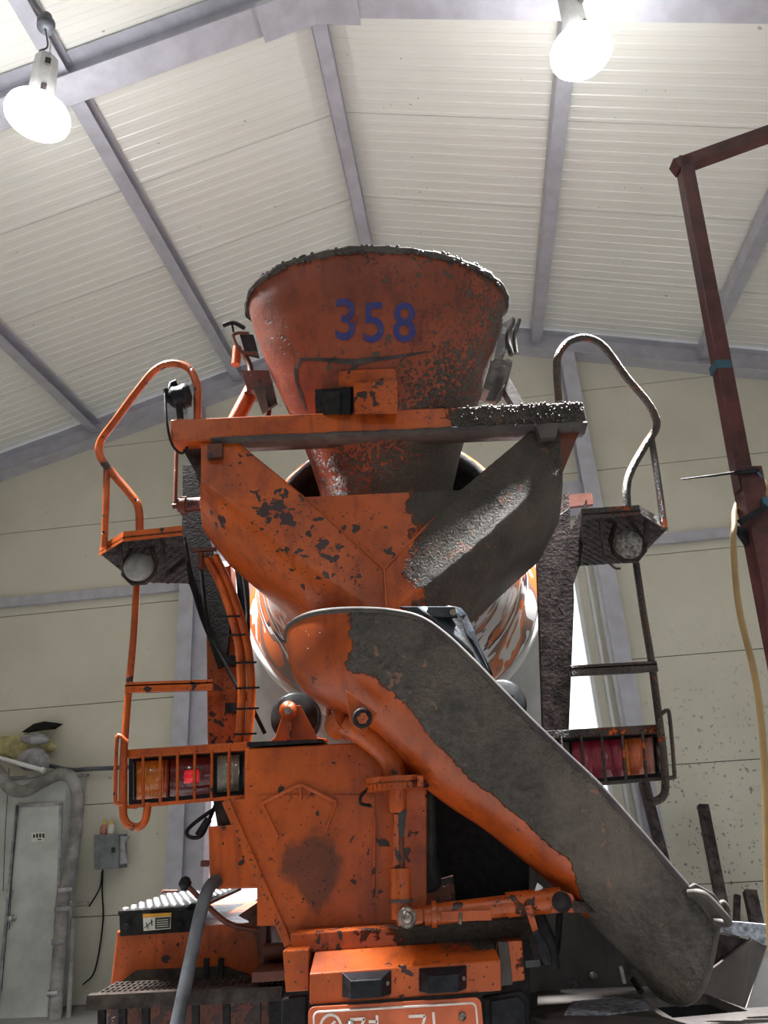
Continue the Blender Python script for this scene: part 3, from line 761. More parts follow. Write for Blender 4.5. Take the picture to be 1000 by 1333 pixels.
# ---- chute mounting: yoke, swan neck, turntable, jack
prismY([(450, 898), (491, 928), (474, 955), (456, 942)], 2.60, .02, 'chute_yoke', 'orange_paint', TR, bevel=.003, chip=.1)
prismY([(425, 907), (429, 940), (446, 957), (449, 962), (440, 956), (424, 944)], 2.86, .16, 'chute_yoke', 'orange_paint', TR, chip=.1)
finish(MB().cyl(P(438, 946, 2.88), P(452, 934, 2.80), .05, 18), 'neck_hub', 'orange_paint', TR, chip=.1)
finish(MB().lathe(P(472, 935, 2.60), (0, -1, 0), [(0, .034), (.012, .034), (.014, .026), (.014, .001)], 18), 'yoke_washer', 'dark_iron', TR)
finish(MB().cyl(P(472, 935, 2.60), P(472, 935, 2.57), .020, 6), 'yoke_bolt', 'orange_paint', TR, chip=.3)
tubeY([(448, 942, 2.82), (468, 952, 2.82), (490, 968, 2.82), (508, 988, 2.82), (516, 1014, 2.82)], .044, 'swan_neck', 'orange_paint', TR, seg=18, sm=8, chip=.14)
TT = P(517, 1020, 2.82)
finish(MB().lathe(TT - Vector((0, 0, .022)), (0, 0, 1), [(0, .001), (0, .112), (.022, .112), (.022, .106), (.026, .106), (.026, .112), (.044, .112), (.044, .001)], 40, sm=False), 'turntable', 'orange_paint', TR, chip=.18)
mb = MB()
for k in range(36):
    a = 2 * math.pi * k / 36; mb.box(TT + Vector((math.cos(a) * .112, math.sin(a) * .112, -.010)), (.006, .012, .018), Matrix.Rotation(a + math.pi / 2, 3, 'Z'))
o = finish(mb, 'turntable_teeth', 'orange_paint', TR, chip=.3); o['kind'] = 'stuff'
finish(MB().bar(P(547, 1010, 2.72), P(547, 1024, 2.72), .02, .02, (0, 1, 0)), 'turntable_stop', 'orange_paint', TR, chip=.25)
tubeY([(476, 1030, 2.80), (470, 1036, 2.78), (470, 1046, 2.78), (483, 1049, 2.8)], .006, 'hook', 'dark_iron', TR, sm=4)
JX = 2.76
j = lambda x, y, y2, r, nm, mt='orange_paint', **k: finish(MB().cyl(P(x, y, JX), P(x + (y2 - y) * .028, y2, JX), r, 18), nm, mt, TR, **k)
j(517, 1027, 1058, .032, 'jack_tube', chip=.25)
finish(MB().cyl(P(518, 1056, JX), P(521, 1132, JX), .018, 14), 'jack_screw', 'rust_paint', TR, chip=.3)
j(521, 1130, 1172, .036, 'jack_tube', chip=.2); j(522, 1170, 1174, .040, 'jack_collar', 'seam_dark'); j(522, 1174, 1196, .034, 'jack_tube', chip=.2)
prismY([(519, 1058), (530, 1053), (526, 1090), (519, 1086)], JX - .03, .008, 'jack_latch', 'steel_roller', TR)
prismY([(513, 1060), (519, 1060), (519, 1125), (512, 1128)], JX - .025, .02, 'jack_bar', 'orange_paint', TR, chip=.4)
finish(MB().prism([P(515, 1185, JX - .04), P(552, 1182, JX - .04), P(552, 1203, JX - .04), P(517, 1207, JX - .04)], (0, .08, 0)), 'jack_foot', 'orange_paint', TR, bevel=.01, chip=.15)
finish(MB().lathe(P(530, 1194, JX - .04), (0, -1, 0), [(0, .031), (.012, .031), (.012, .022), (.02, .018), (.028, .014), (.028, .001)], 20), 'jack_pin', 'bolt_steel', TR)
def con_arm(q): return -.1 + clamp((q.x - P(640, 1180, JX).x) * 2.2, 0, .75)
finish(MB().cyl(P(552, 1192, JX), P(566, 1190, JX), .030, 16).cyl(P(562, 1190, JX), P(568, 1190, JX), .040, 16), 'stay_neck', 'orange_paint', TR, chip=.15)
finish(MB().cyl(P(566, 1190, JX), P(685, 1176, JX), .032, 18), 'stay_tube', 'orange_paint', TR, con=.12, chip=.25)
finish(MB().cyl(P(660, 1178, JX + .01), P(732, 1171, JX - .02), .038, 18), 'stay_sleeve', 'orange_paint', TR, con=.42, chip=.2)
finish(MB().bar(P(574, 1193, JX - .045), P(640, 1191, JX - .045), .014, .03), 'stay_handle', 'orange_paint', TR, bevel=.003, chip=.12)
finish(MB().cyl(P(600, 1188, JX - .05), P(599, 1203, JX - .05), .007, 8), 'stay_wing_bolt', 'bolt_steel', TR)
prismY([(726, 1158), (745, 1164), (752, 1180), (748, 1188), (718, 1188)], JX - .06, .015, 'stay_bracket', 'orange_paint', TR, con=.35, chip=.2)
finish(MB().lathe(P(731, 1174, JX - .06), (0, -1, 0), [(0, .031), (.010, .031), (.010, .018), (.024, .016), (.024, .001)], 20), 'stay_pin', 'dark_iron', TR)
prismY([(742, 1172), (800, 1180), (790, 1188), (745, 1188)], JX - .03, .03, 'chute_bracket', 'dark_brown_steel', TR)
finish(MB().bar(P(672, 1164, JX + .05), P(700, 1162, JX + .05), .018, .018), 'latch_bar', 'orange_paint', TR, chip=.3)
prismY([(694, 1166), (700, 1149), (707, 1155), (701, 1167)], JX - .02, .008, 'latch_tab', 'zinc', TR)
prismY([(683, 1180), (692, 1178), (701, 1212), (694, 1214)], JX - .05, .02, 'lever_bracket', 'orange_paint', TR, chip=.35)
finish(MB().tube([P(697, 1212, JX - .05), P(703, 1225, JX - .05), P(709, 1240, JX - .06), P(714, 1255, JX - .06)], [.014, .019, .022, .014], 12), 'lever_grip', 'black_plastic', TR)
finish(MB().tube([P(702, 1188, JX + .02), P(712, 1225, JX + .02), P(722, 1262, JX + .02)], [.016, .03, .02], 10), 'lever_grip', 'black_rubber', TR)
finish(MB().bar(P(684, 1255, JX + .02), P(703, 1253, JX + .02), .012, .02), 'lever_link', 'steel_roller', TR)

# ---- rear pedestal cabinet
CY = 3.0
cabp = [(292, 1040), (318, 1040), (319, 974), (484, 966), (497, 986), (499, 1012), (556, 1012), (556, 1205), (560, 1222), (378, 1232)]
cab = prismY(cabp, CY, .45, 'pedestal', 'orange_paint', TR, bevel=.006, chip=lambda q: .16)
def soot_f(q):
    a, b = P(400, 1122, CY), P(415, 1165, CY); d1 = math.hypot(q.x - a.x, q.z - a.z) / .13; d2 = math.hypot((q.x - b.x) * 1.3, q.z - b.z) / .12
    return clamp(1.35 - d1, 0, 1) + clamp(.95 - d2, 0, .6)
mb = MB(); mb.grid([[P(335 + (488 - 335) * i / 24 + (24 - k) / 24 * 0, 1035 + (1205 - 1035) * k / 24, CY - .004) if True else None for i in range(25)] for k in range(25)], sm=False)
fp = finish(mb, 'face_plate', 'orange_paint', cab, solid=.004, chip=.16)
at_ = fp.data.attributes.new('soot', 'FLOAT', 'POINT')
for i, v in enumerate(fp.data.vertices): at_.data[i].value = soot_f(TR.matrix_basis @ v.co)
# worn dark patch and welded pentagon rib on its face
for a, b in (((341, 1046), (391, 1021)), ((391, 1021), (438, 1044)), ((438, 1044), (424, 1082)), ((341, 1046), (362, 1090)), ((391, 1021), (391, 1042)), ((488, 1060), (486, 1168))):
    finish(MB().bar(P(*a, CY - .010), P(*b, CY - .010), .012, .012, (0, 1, 0)), 'stiffener_rib', 'orange_paint', cab, bevel=.003, chip=.2)
finish(MB().bar(P(294, 1042, CY - .01), P(376, 1230, CY - .01), .03, .02, (0, 1, 0)), 'edge_flange', 'orange_paint', cab, bevel=.003, chip=.3)
finish(MB().prism([P(322, 972, CY - .01), P(420, 966, CY - .01), P(420, 962, CY - .01), P(322, 966, CY - .01)], (0, .3, 0)), 'bearing_plate', 'dark_iron', cab)
# drum rollers
def roller(cx, cy, Y, vis):
    c = P(cx, cy, Y)
    ro = finish(MB().lathe(c + Vector((0, .03, 0)), (0, 1, 0), [(0, .001), (0, .10), (.012, .112), (.09, .112), (.10, .10), (.10, .001)], 36), 'drum_roller', 'steel_roller', TR)
    if vis:
        finish(MB().prism([P(349, 966, Y - .03), P(358, 960, Y - .03), P(372, 918, Y - .03), P(391, 918, Y - .03), P(413, 960, Y - .03), P(426, 962, Y - .03), P(426, 966, Y - .03)], (0, .03, 0)), 'roller_bracket', 'orange_paint', ro, bevel=.003, chip=.12)
        finish(MB().bar(P(377, 940, Y - .04), P(376, 962, Y - .04), .02, .02, (0, 1, 0)), 'bracket_rib', 'orange_paint', ro, chip=.35)
        finish(MB().lathe(P(376, 925, Y - .03), (0, -1, 0), [(0, .04), (.02, .04), (.022, .034), (.03, .034), (.03, .024), (.05, .02), (.05, .001)], 20), 'roller_hub', 'orange_paint', ro, chip=.2)
        finish(MB().cyl(P(375, 925, Y - .06), P(375, 925, Y - .095), .018, 6), 'hub_nut', 'bolt_steel', ro)
    else: finish(MB().prism([P(630, 966, Y - .03), P(650, 905, Y - .03), P(668, 905, Y - .03), P(690, 966, Y - .03)], (0, .03, 0)), 'roller_bracket', 'dark_iron', ro)
roller(383, 932, 3.36, True); roller(655, 915, 3.36, False)
# dark vertical tank behind the jack
TK = P(531, 1100, 3.16)
finish(MB().lathe(Vector((TK.x, 3.16, P(531, 1162, 3.16).z)), (0, 0, 1), [(0, .001), (0, .10), (.02, .12), (.52, .12), (.54, .10), (.54, .001)], 36), 'oil_tank', 'steel_roller', TR)
# dark chassis behind, plus panels added to darken the gaps
finish(MB().box((.05, 5.6, .95), (.86, 4.3, .32)), 'chassis', 'dark_iron', TR)
prismY([(556, 1000), (720, 1000), (780, 1360), (556, 1360)], 3.5, .04, 'mud_shield', 'black_rubber', TR)  # rubber shield, carried lower to darken the open gap beneath
prismY([(556, 1150), (590, 1140), (600, 1240), (556, 1240)], 3.3, .04, 'mud_bracket', 'rust_paint', TR, chip=.4)
prismY([(350, 1232), (690, 1222), (690, 1360), (350, 1360)], 3.2, .1, 'dark_gap_panel', 'dark_iron', TR)  # added dark panel closing the bright gap beside the bumper
prismY([(276, 1034), (322, 1032), (322, 1082), (284, 1080)], 3.24, .1, 'post_base', 'dark_brown_steel', TR)
# running gear and cab, out through the gate
for sx in (-1, 1):
    for yy in (4.75, 6.05, 9.0):
        wx = sx * (.95 if yy < 8 else 1.0) + .05
        tyre = finish(MB().lathe((wx - .25, yy, .5), (1, 0, 0), [(.03, .30), (.0, .36), (.0, .46), (.04, .5), (.46, .5), (.5, .46), (.5, .36), (.47, .30)], 40), 'tyre', 'black_rubber', TR)
        finish(MB().lathe((wx - .25, yy, .5), (1, 0, 0), [(.03, .001), (.03, .12), (.12, .16), (.12, .28), (.03, .31), (.47, .31), (.38, .28), (.38, .12), (.47, .10), (.47, .001)], 32), 'wheel_rim', 'steel_roller', tyre)
    finish(MB().cyl((sx * .75, 4.75, .5), (0, 4.75, .5), .08, 14), 'axle', 'dark_iron', TR); finish(MB().cyl((sx * .75, 6.05, .5), (0, 6.05, .5), .08, 14), 'axle', 'dark_iron', TR); finish(MB().cyl((sx * .75, 9.0, .5), (0, 9.0, .5), .06, 14), 'axle', 'dark_iron', TR)
finish(MB().box((.05, 8.6, .85), (.8, 2.2, .22)), 'chassis_front', 'dark_iron', TR)
cb = finish(MB().prism([Vector((-1.15, 8.3, .8)), Vector((-1.15, 8.3, 2.75)), Vector((-1.15, 9.7, 2.75)), Vector((-1.15, 10.1, 1.8)), Vector((-1.15, 10.15, .5)), Vector((-1.15, 9.55, .5)), Vector((-1.15, 9.4, .95))], (2.4, 0, 0)), 'cab', 'orange_paint', TR, bevel=.05)
finish(MB().box((.05, 8.29, 2.25), (1.3, .02, .6)), 'cab_rear_window', 'black_plastic', cb)
# ---- left control box, drain hose, shift lever, linkage
prismY([(271, 1076), (345, 1070), (345, 1156), (273, 1158)], 3.12, .25, 'control_box', 'orange_paint', TR, bevel=.006, chip=.15)
finish(MB().cyl(P(262, 1124, 3.2), P(272, 1124, 3.2), .012, 10), 'box_peg', 'rust_paint', TR)
tubeY([(283, 1146, 3.1), (272, 1156, 3.05), (262, 1185, 3.02), (248, 1250, 2.98), (228, 1345, 2.92)], .024, 'drain_hose', 'grey_hose', TR, seg=12)
tubeY([(243, 1152, 3.15), (276, 1185, 3.15), (300, 1203, 3.17), (336, 1211, 3.2)], .010, 'shift_lever', 'rust_paint', TR, sm=4)
finish(MB().lathe(P(241, 1150, 3.15) - Vector((0, 0, .026)), (0, 0, 1), [(0, .001), (.006, .016), (.026, .026), (.046, .016), (.052, .001)], 16), 'lever_knob', 'black_plastic', TR)
tubeY([(211, 1162, 3.5), (213, 1160, 3.5), (232, 1160, 3.5)], .006, 'hook', 'rust_paint', TR, sm=0)
tubeY([(290, 1050, 3.3), (276, 1055, 3.25), (246, 1078, 3.22), (246, 1089, 3.22), (262, 1088, 3.22), (273, 1066, 3.25), (282, 1044, 3.3)], .008, 'light_cable', 'black_rubber', TR)
tubeY([(258, 1088, 3.215), (272, 1066, 3.22)], .016, 'cable_plug', 'black_rubber', TR, sm=0)
prismY([(322, 1196), (350, 1188), (354, 1250), (338, 1252), (334, 1225)], 3.25, .02, 'link_plate', 'rust_paint', TR, chip=.3)
finish(MB().bar(P(345, 1190, 3.22), P(342, 1268, 3.22), .02, .03, (0, 1, 0)), 'link_bar', 'rust_paint', TR)
finish(MB().cyl(P(344, 1240, 3.18), P(372, 1238, 3.18), .03, 14), 'link_pin', 'rust_paint', TR)
prismY([(310, 1192), (345, 1168), (350, 1190), (335, 1205)], 3.3, .1, 'link_cover', 'rust_paint', TR)
finish(MB().box(P(358, 1264, 3.1), (.13, .2, .03)), 'link_tray', 'rust_paint', TR)

# ---- rear bumper, lamps, number plate
QY = 2.74
mb = MB(); tp = [P(410, 1240, QY + .10), P(640, 1224, QY + .10)]; md_ = [P(403, 1268, QY), P(652, 1250, QY)]; bt = [P(403, 1308, QY), P(653, 1290, QY)]
rows_ = []
for pr in ([tp[0] + Vector((0, .12, 0)), tp[1] + Vector((0, .12, 0))], tp, md_, bt, [bt[0] + Vector((0, .12, 0)), bt[1] + Vector((0, .12, 0))]):
    rows_.append([pr[0].lerp(pr[1], k / 30) for k in range(31)])
mb.grid(rows_, sm=False); mb.add([r_[0] for r_ in rows_], [(0, 1, 2, 3, 4)]); mb.add([r_[-1] for r_ in rows_], [(4, 3, 2, 1, 0)])
mx_ = P(590, 1250, QY).x; mzz = md_[0].z
bump_ = finish(mb, 'rear_bumper', 'orange_paint', TR, bevel=.004, weld=True, con=lambda q: (.5 + (q.x - mx_) * 3.5 if q.y > QY + .02 else -.05), chip=.14)
prismY([(378, 1216), (690, 1196), (694, 1222), (396, 1240), (380, 1240)], QY + .12, .12, 'bumper_sill', 'orange_paint', TR, bevel=.004, con=lambda q: .1 + clamp((q.x - mx_ + .05) * 3), chip=.25)
prismY([(368, 1238), (402, 1236), (402, 1290), (372, 1292)], QY + .05, .2, 'bumper_end', 'orange_paint', TR, bevel=.004, chip=.3, con=.2)
prismY([(655, 1226), (680, 1224), (684, 1276), (656, 1280)], QY + .06, .2, 'bumper_end', 'orange_paint', TR, bevel=.004, chip=.25, con=.45)
prismY([(648, 1226), (662, 1226), (668, 1282), (652, 1284)], QY + .05, .03, 'bumper_crust', 'cement_crust', TR, bevel=.004)
def marker(x0, y0, x1, y1):
    a, b, c, d = P(x0, y0, QY), P(x1, y0 - 4, QY), P(x1, y1 - 4, QY), P(x0, y1, QY); f_ = Vector((0, -.05, 0)); cc = (a + b + c + d) / 4
    q = [p.lerp(cc, .0) for p in (a, b, c, d)]; wv = (b - a)
    t = [a + wv * .2 + f_ + (d - a) * .25, b - wv * .2 + f_ + (c - b) * .25, c - wv * .2 + f_ - (c - b) * .02, d + wv * .2 + f_ - (d - a) * .02]
    mb = MB().add(q + t, [(0, 1, 2, 3), (4, 7, 6, 5), (0, 4, 5, 1), (1, 5, 6, 2), (2, 6, 7, 3), (3, 7, 4, 0)])
    o = finish(mb, 'marker_lamp', 'black_plastic', TR, bevel=.003)
    cr = (b + c) / 2 - wv * .08 + Vector((0, -.012, 0)); finish(MB().cyl(cr, cr + Vector((0, -.014, 0)), .006, 10), 'lamp_screw', 'bolt_steel', o)
marker(445, 1266, 510, 1298); marker(545, 1260, 608, 1291)
# plate
PY = QY - .02
pa, pb = P(401, 1311, PY), P(626, 1298, PY); pd = Vector((0, 0, -.17)); ux = (pb - pa).normalized(); pw = (pb - pa).length
def plate_pt(s_, t): return pa + ux * s_ + Vector((0, 0, -t))
def rrect(w0, t0, w1, t1, r, n=5):
    out = []
    for cx, cy, a0 in ((w0 + r, t0 + r, math.pi), (w1 - r, t0 + r, 1.5 * math.pi), (w1 - r, t1 - r, 0), (w0 + r, t1 - r, .5 * math.pi)):
        for k in range(n + 1):
            a = a0 + math.pi / 2 * k / n; out.append((cx + r * math.cos(a), cy + r * math.sin(a)))
    return out
pl = finish(MB().prism([plate_pt(*q) for q in rrect(0, 0, pw, .17, .02)], (0, .006, 0)), 'number_plate', 'plate_orange', TR, bevel=.002)
tag(pl, 'orange number plate with white characters')
rp = [plate_pt(*q) + Vector((0, -.001, 0)) for q in rrect(.018, .014, pw - .018, .156, .015)]
finish(MB().tube(rp + [rp[0]], .0035, 6), 'plate_border', 'plate_white', pl)
def glyph(strokes, name='plate_character'):
    mb = MB()
    for st in strokes:
        for a, b in zip(st[:-1], st[1:]):
            A_, B_ = plate_pt(*a), plate_pt(*b); mb.bar(A_ + Vector((0, -.001, 0)), B_ + Vector((0, -.001, 0)), .008, .004, (0, 1, 0))
    return finish(mb, name, 'plate_white', pl)
circ = lambda cx, cy, r, n=20: [(cx + r * math.cos(2 * math.pi * k / n), cy + r * math.sin(2 * math.pi * k / n)) for k in range(n + 1)]
k_ = pw / 225.0                    # metres per photo pixel on the plate
def pq(x, y): return ((x - 401) * k_, (y - 1311 + (x - 401) * .058) * k_)
glyph([[(a, b) for a, b in circ(*pq(430, 1332), 13 * k_)], [pq(423, 1338), pq(436, 1326)]], 'plate_mark')
glyph([[pq(455, 1324), pq(474, 1323), pq(468, 1333), pq(455, 1340)], [pq(490, 1319), pq(490, 1341)], [pq(479, 1326), pq(490, 1326)], [pq(479, 1333), pq(490, 1333)], circ(*pq(477, 1349), 7 * k_)])
glyph([[pq(531, 1320), pq(552, 1319), pq(546, 1336), pq(532, 1350)], [pq(563, 1315), pq(563, 1356)]])
for (x, y, mt) in ((455, 1329, 'zinc'), (600, 1319, 'bolt_steel')):
    c = plate_pt(*pq(x, y)); finish(MB().lathe(c, (0, -1, 0), [(0, .012), (.006, .012), (.006, .007), (.012, .006), (.012, .001)], 14), 'plate_bolt', mt, pl)
prismY([(628, 1298), (680, 1290), (690, 1300), (693, 1340), (628, 1340)], QY + .06, .03, 'splash_pad', 'black_rubber', TR, bevel=.008)
prismY([(640, 1304), (674, 1298), (682, 1306), (684, 1340), (640, 1340)], QY + .05, .012, 'splash_pad_rib', 'black_plastic', TR)
prismY([(366, 1300), (400, 1296), (400, 1340), (366, 1340)], QY + .06, .03, 'splash_pad', 'black_rubber', TR, bevel=.008)

# ---- left fender and step
FYy = 3.35
prismY([(152, 1212), (345, 1200), (345, 1300), (142, 1295)], FYy, .9, 'fender', 'orange_paint', TR, bevel=.006, chip=.2, con=lambda q: .12)
prismY([(155, 1190), (168, 1186), (240, 1184), (248, 1176), (266, 1176), (262, 1212), (245, 1213), (156, 1219)], FYy - .02, .02, 'fender_guard', 'black_rubber', TR, bevel=.003)
fz = P(200, 1187, FYy).z
finish(MB().prism([Vector((P(156, 1189, FYy).x, FYy - .02, fz)), Vector((P(262, 1181, FYy).x, FYy - .02, fz)), Vector((P(262, 1181, FYy).x, FYy + .8, fz)), Vector((P(156, 1189, FYy).x, FYy + .8, fz))], (0, 0, .012)), 'fender_top', 'dark_iron', TR)
mb = MB(); x0, x1 = P(160, 1189, FYy).x, P(258, 1181, FYy).x
for i in range(14):
    for jx in range(9):
        c = Vector((x0 + (x1 - x0) * (jx + .5 * (i % 2)) / 9, FYy + .03 + i * .05, fz + .014)); mb.lathe(c, (0, 0, 1), [(0, .014), (.006, .012), (.007, .006)], 8)
o = finish(mb, 'tread_studs', 'zinc', TR); o['kind'] = 'stuff'
sk = lambda q, Y=FYy - .026: P(q[0], q[1], Y)
st_ = finish(MB().prism([sk((186, 1191)), sk((223, 1188)), sk((222, 1209)), sk((187, 1212))], (0, .004, 0)), 'warning_sticker', 'sticker_white', TR)
finish(MB().prism([sk((186, 1190), FYy - .0275), sk((223, 1188), FYy - .0275), sk((223, 1192.5), FYy - .0275), sk((186, 1195), FYy - .0275)], (0, .002, 0)), 'sticker_band', 'sticker_amber', st_)
finish(MB().prism([sk((202, 1195), FYy - .0275), sk((222, 1193.5), FYy - .0275), sk((221, 1208), FYy - .0275), sk((202, 1209.5), FYy - .0275)], (0, .002, 0)), 'sticker_text_block', 'sticker_black', st_)
mb = MB()
for k in range(4): mb.bar(sk((204, 1198 + k * 2.8), FYy - .029), sk((219, 1197 + k * 2.8), FYy - .029), .0025, .001, (0, 1, 0))
finish(mb, 'sticker_lines', 'sticker_white', st_)
finish(MB().bar(sk((188, 1208), FYy - .028), sk((199, 1199), FYy - .028), .003, .001, (0, 1, 0)).bar(sk((190, 1201), FYy - .028), sk((193, 1209), FYy - .028), .003, .001, (0, 1, 0)).bar(sk((197, 1197), FYy - .028), sk((198, 1205), FYy - .028), .004, .001, (0, 1, 0)), 'sticker_pictogram', 'sticker_black', st_)
for q in ((164, 1206), (234, 1204)): finish(MB().cyl(sk(q), sk(q, FYy - .04), .012, 10), 'guard_bolt', 'dark_iron', TR)
# side step grating
gz = P(120, 1300, 3.05).z
fr_ = MB().bar(P(115, 1304, 3.05), P(368, 1292, 3.05), .04, .045); finish(fr_, 'step_frame', 'grating_dark', TR)
mb = MB(); ga, gb = P(118, 1302, 3.07), P(368, 1290, 3.07)
for k in range(6): mb.bar(ga + Vector((0, .05 * k, .0)), gb + Vector((0, .05 * k, 0)), .012, .02)
for k in range(34): c = ga.lerp(gb, k / 33); mb.bar(c, c + Vector((0, .27, 0)), .010, .018)
o = finish(mb, 'step_grating', 'grating_dark', TR); o['kind'] = 'stuff'
for x in (133, 160, 190, 255, 295, 335):
    finish(MB().bar(P(x, 1302, 3.08), P(x, 1370, 3.08), .025, .02, (0, 1, 0)), 'step_hanger', 'dark_iron' if x != 335 else 'dark_brown_steel', TR)
prismY([(160, 1276), (176, 1264), (290, 1258), (330, 1272), (330, 1290), (160, 1290)], 3.33, .02, 'step_riser', 'grating_dark', TR)
for x in (268, 287): prismY([(x - 3, 1248), (x + 3, 1248), (x + 3, 1275), (x - 3, 1275)], 3.32, .02, 'step_lug', 'dark_iron', TR)
prismY([(140, 1300), (370, 1290), (370, 1345), (140, 1345)], 3.4, .03, 'mud_flap', 'rust_paint', TR, chip=.5)

# ---- right rear corner: cement-covered shield, deck, folded chute extension
prismY([(690, 1120), (900, 1150), (905, 1285), (690, 1292)], 3.3, .03, 'side_shield', 'cement_crust', TR, con=.3)
finish(MB().lathe(P(772, 1270, 3.3), (0, -1, 0), [(0, .014), (.012, .014), (.014, .008), (.014, .001)], 12), 'shield_bolt', 'bolt_steel', TR)
DZ = P(790, 1286, 3.28).z
dk = [PZ(x, y, DZ) for x, y in ((700, 1288), (905, 1283), (1010, 1300), (1060, 1345), (690, 1345))]
hole = [PZ(x, y, DZ) for x, y in ((836, 1300), (920, 1294), (974, 1316), (876, 1325))]
# deck as four plates round the opening
def plate_z(pp, name, mat, th=.03): return finish(MB().prism([PZ(x, y, DZ) for x, y in pp], (0, 0, -th)), name, mat, TR)
plate_z([(700, 1288), (905, 1282), (920, 1294), (836, 1300), (700, 1312)], 'rear_deck', 'cement_crust'); plate_z([(905, 1282), (1010, 1290), (1020, 1322), (974, 1316), (920, 1294)], 'rear_deck', 'cement_crust')
plate_z([(690, 1312), (836, 1300), (876, 1325), (880, 1350), (690, 1350)], 'rear_deck', 'cement_crust'); plate_z([(876, 1325), (974, 1316), (1020, 1322), (1030, 1350), (880, 1350)], 'rear_deck', 'cement_crust')
hc = sum(hole, Vector()) / 4; finish(MB().box((hc.x, hc.y, DZ - .40), (.9, 1.2, .3)), 'hole_shade_block', 'black_rubber', TR)  # black block added so the deck opening looks shaded
finish(MB().prism([hole[0] + Vector((-.1, .02, -.03)), hole[1] + Vector((.6, .02, -.03)), hole[1] + Vector((.6, .02, -.5)), hole[0] + Vector((-.1, .02, -.5))], (0, .02, 0)), 'hole_shade_wall', 'black_rubber', TR)  # black plate added at the far edge, darkens the view through the opening
o = finish(MB().prism([PZ(x, y, DZ + .001) for x, y in ((745, 1305), (800, 1299), (838, 1304), (850, 1315), (790, 1322), (735, 1322))], (0, 0, .004)), 'cement_dust', 'white_dust', TR)
finish(MB().bar(P(808, 1258, 3.2), P(813, 1280, 3.2), .012, .012), 'deck_pin', 'zinc', TR)
finish(MB().cyl(P(824, 1275, 3.1), P(835, 1291, 3.06), .012, 8), 'deck_hook', 'dark_iron', TR)
finish(MB().cyl(P(729, 1190, 3.0), P(725, 1240, 3.05), .012, 8), 'shield_rod', 'dark_iron', TR)
EX = 2.72
prismY([(934, 1198), (1004, 1204), (1004, 1232), (994, 1230), (975, 1221), (936, 1213)], EX, .02, 'extension_flange', 'white_dust', TR)
finish(MB().add([P(930, 1214, EX + .02), P(978, 1224, EX + .01), P(912, 1280, EX + .04), P(930, 1300, EX + .03)], [(0, 1, 3, 2)]), 'extension_inner', 'dark_brown_steel', TR, solid=.01)
finish(MB().add([P(978, 1222, EX), P(996, 1232, EX + .02), P(968, 1311, EX + .02), P(962, 1309, EX), P(908, 1290, EX), P(914, 1270, EX)], [(0, 1, 2, 3), (0, 3, 4, 5)]), 'chute_extension', 'cement_crust', TR, solid=.012)
finish(MB().prism([P(996, 1232, EX + .03), P(1010, 1240, EX + .03), P(1010, 1310, EX + .03), P(972, 1312, EX + .03)], (0, .02, 0)), 'extension_side', 'drum_grey', TR)

# ---- tail lights, ladders, platforms
def tail_light(quad, segs, n_bar, con, chip, handle, side):
    Y = 3.26; tl, tr, br_, bl_ = quad
    hs = finish(MB().prism([P(*tl, Y + .02), P(*tr, Y + .02), P(*br_, Y + .02), P(*bl_, Y + .02)], (0, .09, 0)), 'tail_light', 'black_plastic', TR, bevel=.004)
    def at(s_, t): return (tl[0] * (1 - s_) * (1 - t) + tr[0] * s_ * (1 - t) + br_[0] * s_ * t + bl_[0] * (1 - s_) * t, tl[1] * (1 - s_) * (1 - t) + tr[1] * s_ * (1 - t) + br_[1] * s_ * t + bl_[1] * (1 - s_) * t)
    for a, b, mt in segs:
        t0, t1 = (.12, .9) if mt != 'lens_red' else (.36, .66)
        Yl = Y if mt != 'lens_red' else Y - .008
        rows_ = []
        for k in range(7):
            s_ = a + (b - a) * k / 6; dy = -.012 * math.sin(math.pi * k / 6); rows_.append([P(*at(s_, t0), Yl + .02), P(*at(s_, t0 + .02), Yl + dy), P(*at(s_, t1 - .02), Yl + dy), P(*at(s_, t1), Yl + .02)])
        finish(MB().grid(rows_), 'lens', mt, hs)
    Yc = Y - .045; mp = 'orange_paint'
    A_, B_, C_, D_ = (P(*at(s_, t), Yc) for s_, t in ((-.02, -.02), (1.02, -.02), (1.02, 1.02), (-.02, 1.02)))
    finish(MB().prism([A_ + Vector((0, 0, .022)), B_ + Vector((0, 0, .022)), B_ + Vector((0, 0, -.012)), A_ + Vector((0, 0, -.012))], (0, .14, 0)), 'cage_top', mp, hs, bevel=.003, con=con, chip=chip)
    finish(MB().bar(D_, C_, .014, .014), 'cage_rail', mp, hs, con=con, chip=chip)
    for k in range(n_bar + 1):
        s_ = k / n_bar; a = A_.lerp(B_, s_); b = D_.lerp(C_, s_)
        finish(MB().cyl(a, b, .0065, 8), 'cage_bar', mp, hs, con=con, chip=chip)
    for c in (D_, C_): finish(MB().bar(c, c + Vector((0, .12, 0)), .012, .012), 'cage_rail', mp, hs, con=con, chip=chip)
    return hs
LC = dict(con=0.05, chip=.2)
tag(tail_light([(167, 984), (318, 974), (317, 1036), (167, 1049)], [(.04, .06, 'lens_black'), (.07, .30, 'lens_amber'), (.30, .35, 'lens_amber_dark'), (.36, .72, 'lens_red_dark'), (.47, .62, 'lens_red'), (.77, .96, 'lens_clear')], 7, 0.0, .22, None, -1), 'caged tail light with amber, red and clear lenses in an orange cage')
tag(tail_light([(706, 960), (860, 951), (865, 1012), (712, 1025)], [(.04, .22, 'lens_dust'), (.24, .40, 'lens_magenta'), (.40, .57, 'lens_magenta'), (.57, .68, 'lens_magenta'), (.68, .72, 'lens_amber'), (.72, .85, 'lens_orange'), (.85, .93, 'lens_pink'), (.94, .99, 'lens_black')], 6, .62, .2, None, 1), 'caged tail light with hazed magenta and orange lenses, cement-crusted cage')
